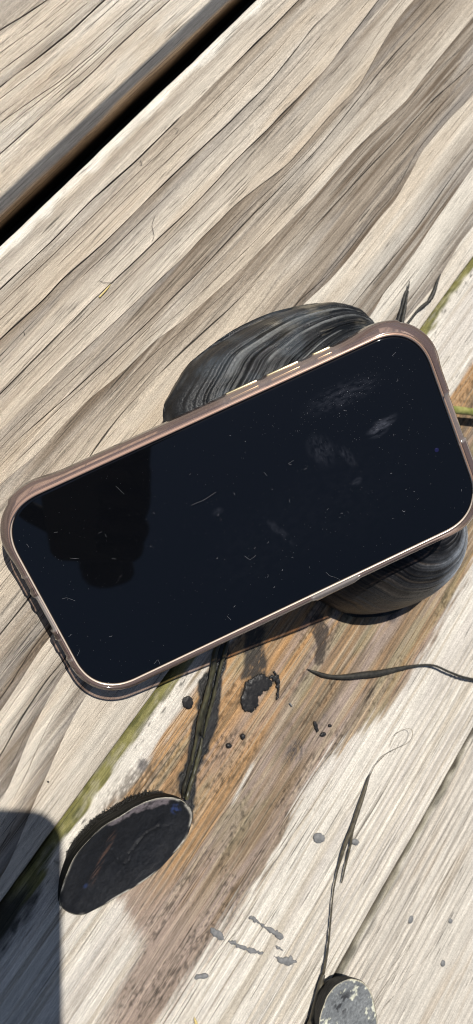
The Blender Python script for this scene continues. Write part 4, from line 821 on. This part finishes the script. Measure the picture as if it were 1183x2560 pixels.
def cup(root, rim_pts, depth_in, inset_out, seed, inner_col, outer_col, rim_col, rough_in=.25, n=220, fringe=True, floor_z=.4, scars=()):
    Rm = spline_closed(rim_pts, n); cen = Rm.mean(0)
    vs, cs, rs, fs = [], [], [], []
    # outer wall from the ground up to the rim
    nO = 26
    for k in range(nO):
        t = k / (nO - 1)
        ins = inset_out * (1 - math.sin(t * math.pi / 2)) 
        d = cen - Rm; d[:, 2] = 0; L = np.linalg.norm(d, axis=1)[:, None]
        P = Rm + d / L * ins
        g = noise1(np.array([t * 14.0]), seed)[0] - .5
        P = P - d / L * (g * .5)
        P[:, 2] = floor_z + (Rm[:, 2] - floor_z) * t + (vnoise(np.arange(n) / 3.0, np.full(n, t * 9), seed) - .5) * .25
        vs.append(P); cs.append(mix(outer_col, np.array(outer_col) * 2.2, vnoise(np.arange(n) / 2.0, np.full(n, t * 22), seed + 2))); rs.append(np.full(n, .6))
    vs.append(Rm + [0, 0, .1]); cs.append(mix(outer_col, rim_col, sm(.25, .6, vnoise(np.arange(n) / 9.0, np.zeros(n), seed + 3)))); rs.append(np.full(n, .4))
    # inner dish
    nI = 70
    for k in range(1, nI + 1):
        t = k / nI; u = 1 - t * .985
        P = cen + (Rm - cen) * u
        zr = Rm[:, 2] * u + cen[2] * (1 - u)
        q = np.clip(1 - u ** 2.6, 0, 1)
        xs, ys = P[:, 0], P[:, 1]
        P[:, 2] = np.maximum(zr - depth_in * q ** 1.2, floor_z + .5 + q) + (fbm(xs / 7, ys / 5, seed + 4) - .5) * 1.0 * sm(0, .15, t) + (fbm(xs / 1.5, ys / 1.2, seed + 5) - .5) * .18
        for line in scars:
            for (ax, ay), (bx, by) in zip(line[:-1], line[1:]):
                qq = np.clip(((xs - ax) * (bx - ax) + (ys - ay) * (by - ay)) / ((bx - ax) ** 2 + (by - ay) ** 2), 0, 1)
                dd = np.hypot(xs - ax - qq * (bx - ax), ys - ay - qq * (by - ay)); P[:, 2] = P[:, 2] + .35 * np.exp(-(dd / .55) ** 2)
        vs.append(P); c, ro = inner_col(t, P, Rm); cs.append(c); rs.append(ro)
    V = np.concatenate(vs); nr = len(vs)
    i = np.arange(nr - 1)[:, None]; j = np.arange(n)[None, :]; jn = (j + 1) % n
    f = np.stack([i * n + j, i * n + jn, (i + 1) * n + jn, (i + 1) * n + j], -1).reshape(-1, 4)
    o = mesh_obj('valve', local(V, root), f, SHELL_DULL, root, True, np.concatenate(cs), {'rough': np.concatenate(rs)})
    bm = bmesh.new(); bm.from_mesh(o.data); bmesh.ops.holes_fill(bm, edges=[e for e in bm.edges if e.is_boundary], sides=0)
    bmesh.ops.recalc_face_normals(bm, faces=bm.faces); bm.to_mesh(o.data); bm.free()
    return o, Rm, cen

op = place('mussel_shell', tuple(np.array(OPEN_RIM).mean(0) * [1, 1, 0])); tag(op, 'open half mussel shell lying hollow side up with dark navy inside', 'mussel shell', 'black mussel shells')
def inner_open(t, P, Rm):
    x, y = P[:, 0], P[:, 1]
    c = mix([.0075, .008, .010], [.016, .017, .020], fbm(x / 6, y / 4, 60))
    # lit inner wall painted as a lilac band under the raised upper rim, blue flecks, reddish scrape
    arc = np.array([(-258, -151), (-252, -154.5), (-247.5, -158.3), (-244.0, -162.8)]); dm = np.full(len(x), 99.0)
    for (ax, ay), (bx, by) in zip(arc[:-1], arc[1:]):
        q = np.clip(((x - ax) * (bx - ax) + (y - ay) * (by - ay)) / ((bx - ax) ** 2 + (by - ay) ** 2), 0, 1)
        dm = np.minimum(dm, np.hypot(x - ax - q * (bx - ax), y - ay - q * (by - ay)))
    c = mix(c, [.17, .145, .155], sm(3.6, 2.2, dm + (fbm(x / 1.5, y / 1.5, 61) - .5) * 2.5) * .85)
    c = mix(c, [.02, .018, .02], sm(.55, .7, fbm(x / 1.2, y / .9, 66)) * sm(3.6, 2.2, dm) * .8)
    c = mix(c, [.025, .04, .11], sm(2.6, .6, np.hypot(x + 245.5, (y + 170.5) * .8)) * sm(.4, .65, fbm(x / .8, y / 1.6, 62)) * .9)
    c = mix(c, [.02, .03, .07], sm(1.2, .3, np.hypot(x + 282, y + 159.5)) * .9)
    c = mix(c, [.075, .045, .035], sm(1.8, .3, np.abs(y + 157.5 - .32 * (x + 270))) * sm(-283, -276, x) * sm(-260, -266, x) * sm(.4, .7, fbm(x / 4, y / .5, 63)) * .8)
    c = mix(c, [.35, .33, .29], sm(.05, .02, np.full(len(x), t)) * sm(.25, .6, vnoise(np.arange(len(x)) / 6.0, np.zeros(len(x)), 64) + .35 * sm(-262, -246, x) * sm(-172, -160, y)) * .95)
    return c, np.full(len(x), .42) + .25 * vnoise(x / 4, y / 4, 65)
_, RIM1, CEN1 = cup(op, OPEN_RIM, 1.9, 1.6, 21, inner_open, [.0035, .0035, .003], [.42, .39, .31], scars=SCAR)
# hairy skin fringe along the raised upper rim
fv, ff = [], []
r = np.random.default_rng(9)
hair_m = simple('shell_fringe', (.014, .013, .011), .6)
def add_tube(V, F, pts, rads, n=5):
    base = len(V); P = [Vector(p) for p in pts]
    for k, p in enumerate(P):
        t = (P[min(k + 1, len(P) - 1)] - P[max(k - 1, 0)]).normalized()
        ref = Vector((0, 0, 1)) if abs(t.z) < .9 else Vector((1, 0, 0))
        u = t.cross(ref).normalized(); w = u.cross(t)
        for i in range(n):
            a = 2 * math.pi * i / n; V.append(tuple(p + (u * math.cos(a) + w * math.sin(a)) * rads[k]))
    for k in range(len(P) - 1):
        for i in range(n): F.append((base + k * n + i, base + k * n + (i + 1) % n, base + (k + 1) * n + (i + 1) % n, base + (k + 1) * n + i))
    F.append(tuple(base + i for i in range(n - 1, -1, -1))); F.append(tuple(base + (len(P) - 1) * n + i for i in range(n)))
for k in range(len(RIM1)):
    p = RIM1[k]; d = (p - CEN1) * [1, 1, 0]; d /= np.linalg.norm(d)
    if d[1] * .9 + d[0] * .25 < .25 or p[0] < -278: continue
    for q in range(5):
        z = p[2] * r.uniform(.03, .5); a = r.normal(0, .6); L = r.uniform(.3, 1.0)
        dd = np.array([d[0] * math.cos(a) - d[1] * math.sin(a), d[0] * math.sin(a) + d[1] * math.cos(a), r.normal(.05, .3)])
        s0 = np.array([p[0], p[1], z]) - d * (1.2 * (1 - z / p[2]))
        add_tube(fv, ff, [s0 - dd * .2, s0 + dd * L * .5, s0 + dd * L + [0, 0, -.2]], [.16, .12, .04], 4)
fr = mesh_obj('skin_fringe', local(fv, op), ff, hair_m, op); tag(fr, kind='stuff')

gr = place('mussel_shell', tuple(np.array(GREY_RIM).mean(0) * [1, 1, 0])); tag(gr, 'weathered grey mussel shell with cream flakes at the bottom edge of the deck view', 'mussel shell')
def inner_grey(t, P, Rm):
    x, y = P[:, 0], P[:, 1]
    c = mix([.09, .098, .105], [.22, .23, .235], .5 * fbm(x / 4, y / 4, 70) + .5 * fbm(x / .7, y / .7, 71))
    c = mix(c, [.58, .58, .47], sm(.71, .77, .55 * fbm(x / 6, y / 5, 74) + .45 * fbm(x / 1.2, y / 1.2, 75) + .16 * (1 - t)) * .9)
    c = mix(c, [.03, .03, .033], sm(.56, .72, fbm(x / 2.6, y / 1.8, 72)) * sm(8, 2, np.hypot(x + 268, y + 281)) * .9)
    c = mix(c, [.50, .46, .34], sm(.045, .0, np.full(len(x), t - .005)) * .8)
    return c, np.full(len(x), .6)
cup(gr, GREY_RIM, .8, 5.0, 33, inner_grey, [.012, .012, .012], [.5, .46, .34], n=180)

# ------------------------------------------------------------------ stems, twigs and reeds
def smooth_line(P, n):
    P = np.array(P, float); m_ = len(P)
    if m_ == 2: return np.array([P[0] + (P[1] - P[0]) * t for t in np.linspace(0, 1, n)])
    out = []
    for t in np.linspace(0, m_ - 1 - 1e-6, n):
        k = int(t); u = t - k; p0, p1, p2, p3 = P[max(k - 1, 0)], P[k], P[k + 1], P[min(k + 2, m_ - 1)]
        out.append(.5 * (2 * p1 + (p2 - p0) * u + (2 * p0 - 5 * p1 + 4 * p2 - p3) * u * u + (3 * p1 - p0 - 3 * p2 + p3) * u ** 3))
    return np.array(out)
def stem_obj(name, P, mat, parent=None, root=None, seed=0, flat=.8, lumps=.25, lift=True):
    L = smooth_line(P, 70); n = 10
    V, F = [], []
    rad = np.maximum(L[:, 3], .04) * (1 + lumps * (vnoise(np.arange(70) / 7.0, np.zeros(70), seed) - .5) * 2)
    pts = L[:, :3].copy(); pts[:, 2] = np.maximum(pts[:, 2], rad * .7 - .3)
    add_tube(V, F, pts, rad, n)
    V = np.array(V)
    V += (np.stack([vnoise(V[:, 0] / 1.2, V[:, 1] / 1.2, seed + k) for k in (1, 2, 3)], 1) - .5) * .18 * np.minimum(1, np.repeat(rad, n)[:, None])
    if root is not None: V = local(V, root)
    return mesh_obj(name, V, F, mat, parent)
WETREED = noisy('wet_reed', (.010, .010, .007), (.075, .070, .036), 350, .35, (1, 1, 1), .4, .6)
DARKREED = noisy('dark_wet_reed', (.010, .010, .008), (.035, .032, .02), 600, .2, (1, 1, 1), .4, .6)
TWIG = noisy('black_twig', (.012, .012, .011), (.04, .037, .03), 700, .55, (1, 1, 1), .4)
DRYSTEM = noisy('dry_stem', (.07, .058, .040), (.22, .18, .115), 420, .6, (1, 1, 1), .3)
DARKSTEM = noisy('dark_stem', (.030, .026, .020), (.10, .085, .055), 500, .5, (1, 1, 1), .3)
GREENREED = noisy('green_reed', (.12, .14, .03), (.30, .29, .10), 260, .45, (1, 1, 1), .3)
STRAWM = noisy('dry_straw', (.42, .33, .12), (.62, .50, .22), 500, .6)
LINTM = simple('lint', (.05, .04, .035), .8)

def stem_thing(name, label, cat, strands, mats_, part, seed, group=None):
    root = place(name, (strands[0][0][0], strands[0][0][1], 0)); tag(root, label, cat, group)
    for k, P in enumerate(strands):
        stem_obj(part, P, mats_[k % len(mats_)], root, root, seed + k)
    return root
stem_thing('wet_reed', 'split dark wet reed running from under the phone to the open shell', 'reed', REED_STRANDS, [WETREED, WETREED, WETREED, DARKREED, DARKREED], 'reed_strand', 10)
stem_thing('twig', 'forked black twig standing up above the phone corner, left of the curved one', 'twig', TWIG_A, [TWIG], 'twig_strand', 20)
tag(stem_obj('twig', TWIG_B[0], TWIG, seed=30), 'curved black twig beside the mossy joint above the phone corner', 'twig')
tag(stem_obj('twig', TWIG_R[0], TWIG, seed=40), 'wavy black rootlet with a thick tip lying right of the hook shaped mud splat', 'twig')
st_ = place('dry_stem', (STEM_L[0][0][0], STEM_L[0][0][1], 0)); tag(st_, 'long thin dry plant stem with a curled tip on the pale board', 'stem')
for k, (P, mt) in enumerate(zip(STEM_L, (DARKSTEM, DARKSTEM, DRYSTEM, DARKSTEM, DRYSTEM))):
    stem_obj(('stem_stalk', 'side_shoot', 'curled_tip', 'stem_base', 'leaf_sheath')[k], P, mt, st_, st_, 50 + k, lumps=.12)
tag(stem_obj('green_reed', REED_G[0], GREENREED, seed=60, lumps=.06), 'thick green reed stalk sticking out beyond the right edge of the phone', 'reed')
tag(stem_obj('straw', STRAW[0], STRAWM, seed=70), 'short yellow straw fragment on the broad board above the phone', 'straw')
tag(stem_obj('straw', STRAW2[0], STRAWM, seed=71), 'orange brown straw end at the bottom edge of the pale board', 'straw')
LINT_LABELS = ['curved dark hair beside the yellow straw fragment', 'tiny dark barb on the broad board left of the straw', 'longest dark hair, kinked, lying on the upper part of the broad board',
               'small curled dark hair near the top of the broad board', 'short dark hair just below the curled one on the broad board', 'small dark hair on the board beyond the gap']
for k, P in enumerate(LINT): tag(stem_obj('hair', P, LINTM, seed=80 + k, lumps=0), LINT_LABELS[k], 'hair')

# ------------------------------------------------------------------ mud
WETMUD = noisy('wet_mud', (.010, .010, .011), (.026, .025, .025), 700, .45, (1, 1, 1), .8, .35)
DRYMUD = noisy('dried_mud', (.115, .118, .122), (.205, .205, .205), 900, .85, (1, 1, 1), .6, .2)
def splat(kind, h, poly, label, seed):
    P = np.array(poly); cen = P.mean(0); size = np.ptp(P, axis=0).max()
    st = .2 if size < 8 else .24
    xs = np.arange(P[:, 0].min() - .5, P[:, 0].max() + .5, st); ys = np.arange(P[:, 1].min() - .5, P[:, 1].max() + .5, st)
    X, Y = np.meshgrid(xs, ys, indexing='ij')
    q = 1.1 if size > 6 else .5 if size > 3 else .15
    d = poly_sd(X + (vnoise(X / .9, Y / .9, seed) - .5) * q, Y + (vnoise(X / .9, Y / .9, seed + 5) - .5) * q, poly)
    ins = d > 0
    w = min(1.6, size * .25)
    Z = h * (.55 if kind == 'wet' else 1) * np.sqrt(np.clip(d / w, 0, 1)) * (.75 + .5 * fbm(X / 1.3, Y / 1.3, seed + 8)) + .25
    idx = -np.ones(X.shape, int); idx[ins] = np.arange(ins.sum())
    v = np.stack([X[ins], Y[ins], Z[ins]], 1)
    a, b_, c, e = idx[:-1, :-1], idx[1:, :-1], idx[1:, 1:], idx[:-1, 1:]
    ok = (a >= 0) & (b_ >= 0) & (c >= 0) & (e >= 0)
    f = np.stack([a[ok], b_[ok], c[ok], e[ok]], 1)
    if len(f) < 1: return
    root_loc = np.array([cen[0], cen[1], 0])
    o = mesh_obj('mud_splat', v - root_loc, f, WETMUD if kind == 'wet' else DRYMUD)
    if 'corner board' in label: root_loc[2] = -2.75      # that plank lies lower
    o.location = Vector(root_loc) * S
    bm = bmesh.new(); bm.from_mesh(o.data)
    ext = bmesh.ops.extrude_edge_only(bm, edges=[g for g in bm.edges if g.is_boundary])
    for g in ext['geom']:
        if isinstance(g, bmesh.types.BMVert): g.co.z = -.0006
    bmesh.ops.recalc_face_normals(bm, faces=bm.faces)
    bm.to_mesh(o.data); bm.free()
    o.data.polygons.foreach_set('use_smooth', np.ones(len(o.data.polygons), bool))
    tag(o, label, 'mud splat', 'mud splats on the deck')
for k, (kind, h, poly, label) in enumerate(SPLATS): splat(kind, h, poly, label, 900 + 13 * k)

# ------------------------------------------------------------------ the photographer's own phone and hand (above, out of frame; they cast the shadow and show in the glass)
hp = bpy.data.objects.new('camera_phone', None); COL.objects.link(hp)
hm = Matrix((V_right, V_up, V_back)).transposed().to_4x4(); hm.translation = Vector(V_C) * S
hp.matrix_world = hm
tag(hp, 'dark smartphone held up over the deck to take the photograph', 'smartphone')
PR, PT, PL, PB = 8.0, 24.0, -62.0, -136.0       # right, top, left, bottom of the slab seen from its screen side
def slab(x0, x1, y0, y1, z0, z1, r, n=8):
    prof = []
    for cx_, cy_, a0 in ((x1 - r, y1 - r, 0), (x0 + r, y1 - r, 90), (x0 + r, y0 + r, 180), (x1 - r, y0 + r, 270)):
        for t in np.linspace(0, 90, n): prof.append((cx_ + r * math.cos(R(a0 + t)), cy_ + r * math.sin(R(a0 + t))))
    pr = np.array(prof); m_ = len(pr); cen = pr.mean(0); V, F = [], []
    for off, z in ((1.2, z0), (.25, z0 + .5), (0, z0 + 1.6), (0, z1 - 1.6), (.25, z1 - .5), (1.2, z1)):
        d = cen - pr; d /= np.linalg.norm(d, axis=1)[:, None]; V += [(*(p), z) for p in pr + d * off]
    for k in range(5):
        for i in range(m_): F.append((k * m_ + i, k * m_ + (i + 1) % m_, (k + 1) * m_ + (i + 1) % m_, (k + 1) * m_ + i))
    F.append(tuple(range(m_ - 1, -1, -1))); F.append(tuple(range(5 * m_, 6 * m_)))
    return V, F
black_m = simple('matte_black', (.012, .012, .013), .45)
V, F = slab(PL, PR, PB, PT, 2.2, 10.2, 11); mesh_obj('phone_shell', V, F, black_m, hp)
V, F = slab(PL + 2, PR - 2, PB + 2, PT - 2, 10.0, 10.6, 9); mesh_obj('phone_screen', V, F, simple('lit_off_screen', (.006, .006, .007), .08), hp)
for yy in (14, 0, -14):
    bm = bmesh.new(); bmesh.ops.create_cone(bm, segments=28, radius1=5.2, radius2=5.6, depth=1.2, cap_ends=True)
    for v in bm.verts: v.co += Vector((0, yy, 1.9 if True else 0))
    bm_obj('lens_ring', bm, black_m, hp)

skin = noisy('shade_dark_hand', (.016, .016, .018), (.03, .03, .032), 600, .85)  # near-black colour puts the shade on the hand into its surface
def skinned(name, chains, parent, mat):
    me = bpy.data.meshes.new(name); V, E, Rd = [], [], []
    for ch in chains:
        base = len(V)
        start = None
        for k, p in enumerate(ch):
            if isinstance(p, int): start = p; continue
            V.append(tuple(q * S for q in p[:3])); Rd.append(p[3] * S)
            if k == 0 and start is None: pass
            elif len(V) - 1 == base: E.append((start, base))
            else: E.append((len(V) - 2, len(V) - 1))
    me.from_pydata(V, E, []); o = bpy.data.objects.new(name, me); COL.objects.link(o); o.parent = parent
    md = o.modifiers.new('skin', 'SKIN'); sv = me.skin_vertices[0].data
    for k, rd in enumerate(Rd): sv[k].radius = (rd, rd * (.85))
    sv[0].use_root = True
    md2 = o.modifiers.new('sub', 'SUBSURF'); md2.levels = 2; md2.render_levels = 2
    me.materials.append(mat)
    return o
# right hand seen in camera axes: x right, y up, z back towards the photographer
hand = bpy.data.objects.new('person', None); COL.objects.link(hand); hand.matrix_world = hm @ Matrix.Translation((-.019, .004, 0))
tag(hand, 'hand and forearm of the photographer gripping the held up phone, shade painted into their dark colour', 'person')
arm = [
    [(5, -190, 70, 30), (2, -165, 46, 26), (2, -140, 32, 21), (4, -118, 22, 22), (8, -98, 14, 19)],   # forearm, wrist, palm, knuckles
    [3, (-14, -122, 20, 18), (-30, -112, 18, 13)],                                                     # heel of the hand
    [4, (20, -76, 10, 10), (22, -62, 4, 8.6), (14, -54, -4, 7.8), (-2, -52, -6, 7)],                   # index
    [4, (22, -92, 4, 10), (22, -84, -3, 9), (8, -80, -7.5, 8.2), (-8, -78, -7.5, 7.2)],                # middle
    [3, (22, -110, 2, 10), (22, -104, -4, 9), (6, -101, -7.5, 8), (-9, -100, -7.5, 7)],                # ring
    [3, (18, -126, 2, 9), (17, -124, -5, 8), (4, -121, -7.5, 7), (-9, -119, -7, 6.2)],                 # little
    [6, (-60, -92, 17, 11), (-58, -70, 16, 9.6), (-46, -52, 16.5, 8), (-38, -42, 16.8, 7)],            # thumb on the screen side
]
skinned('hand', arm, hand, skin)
bpy.context.view_layer.update()
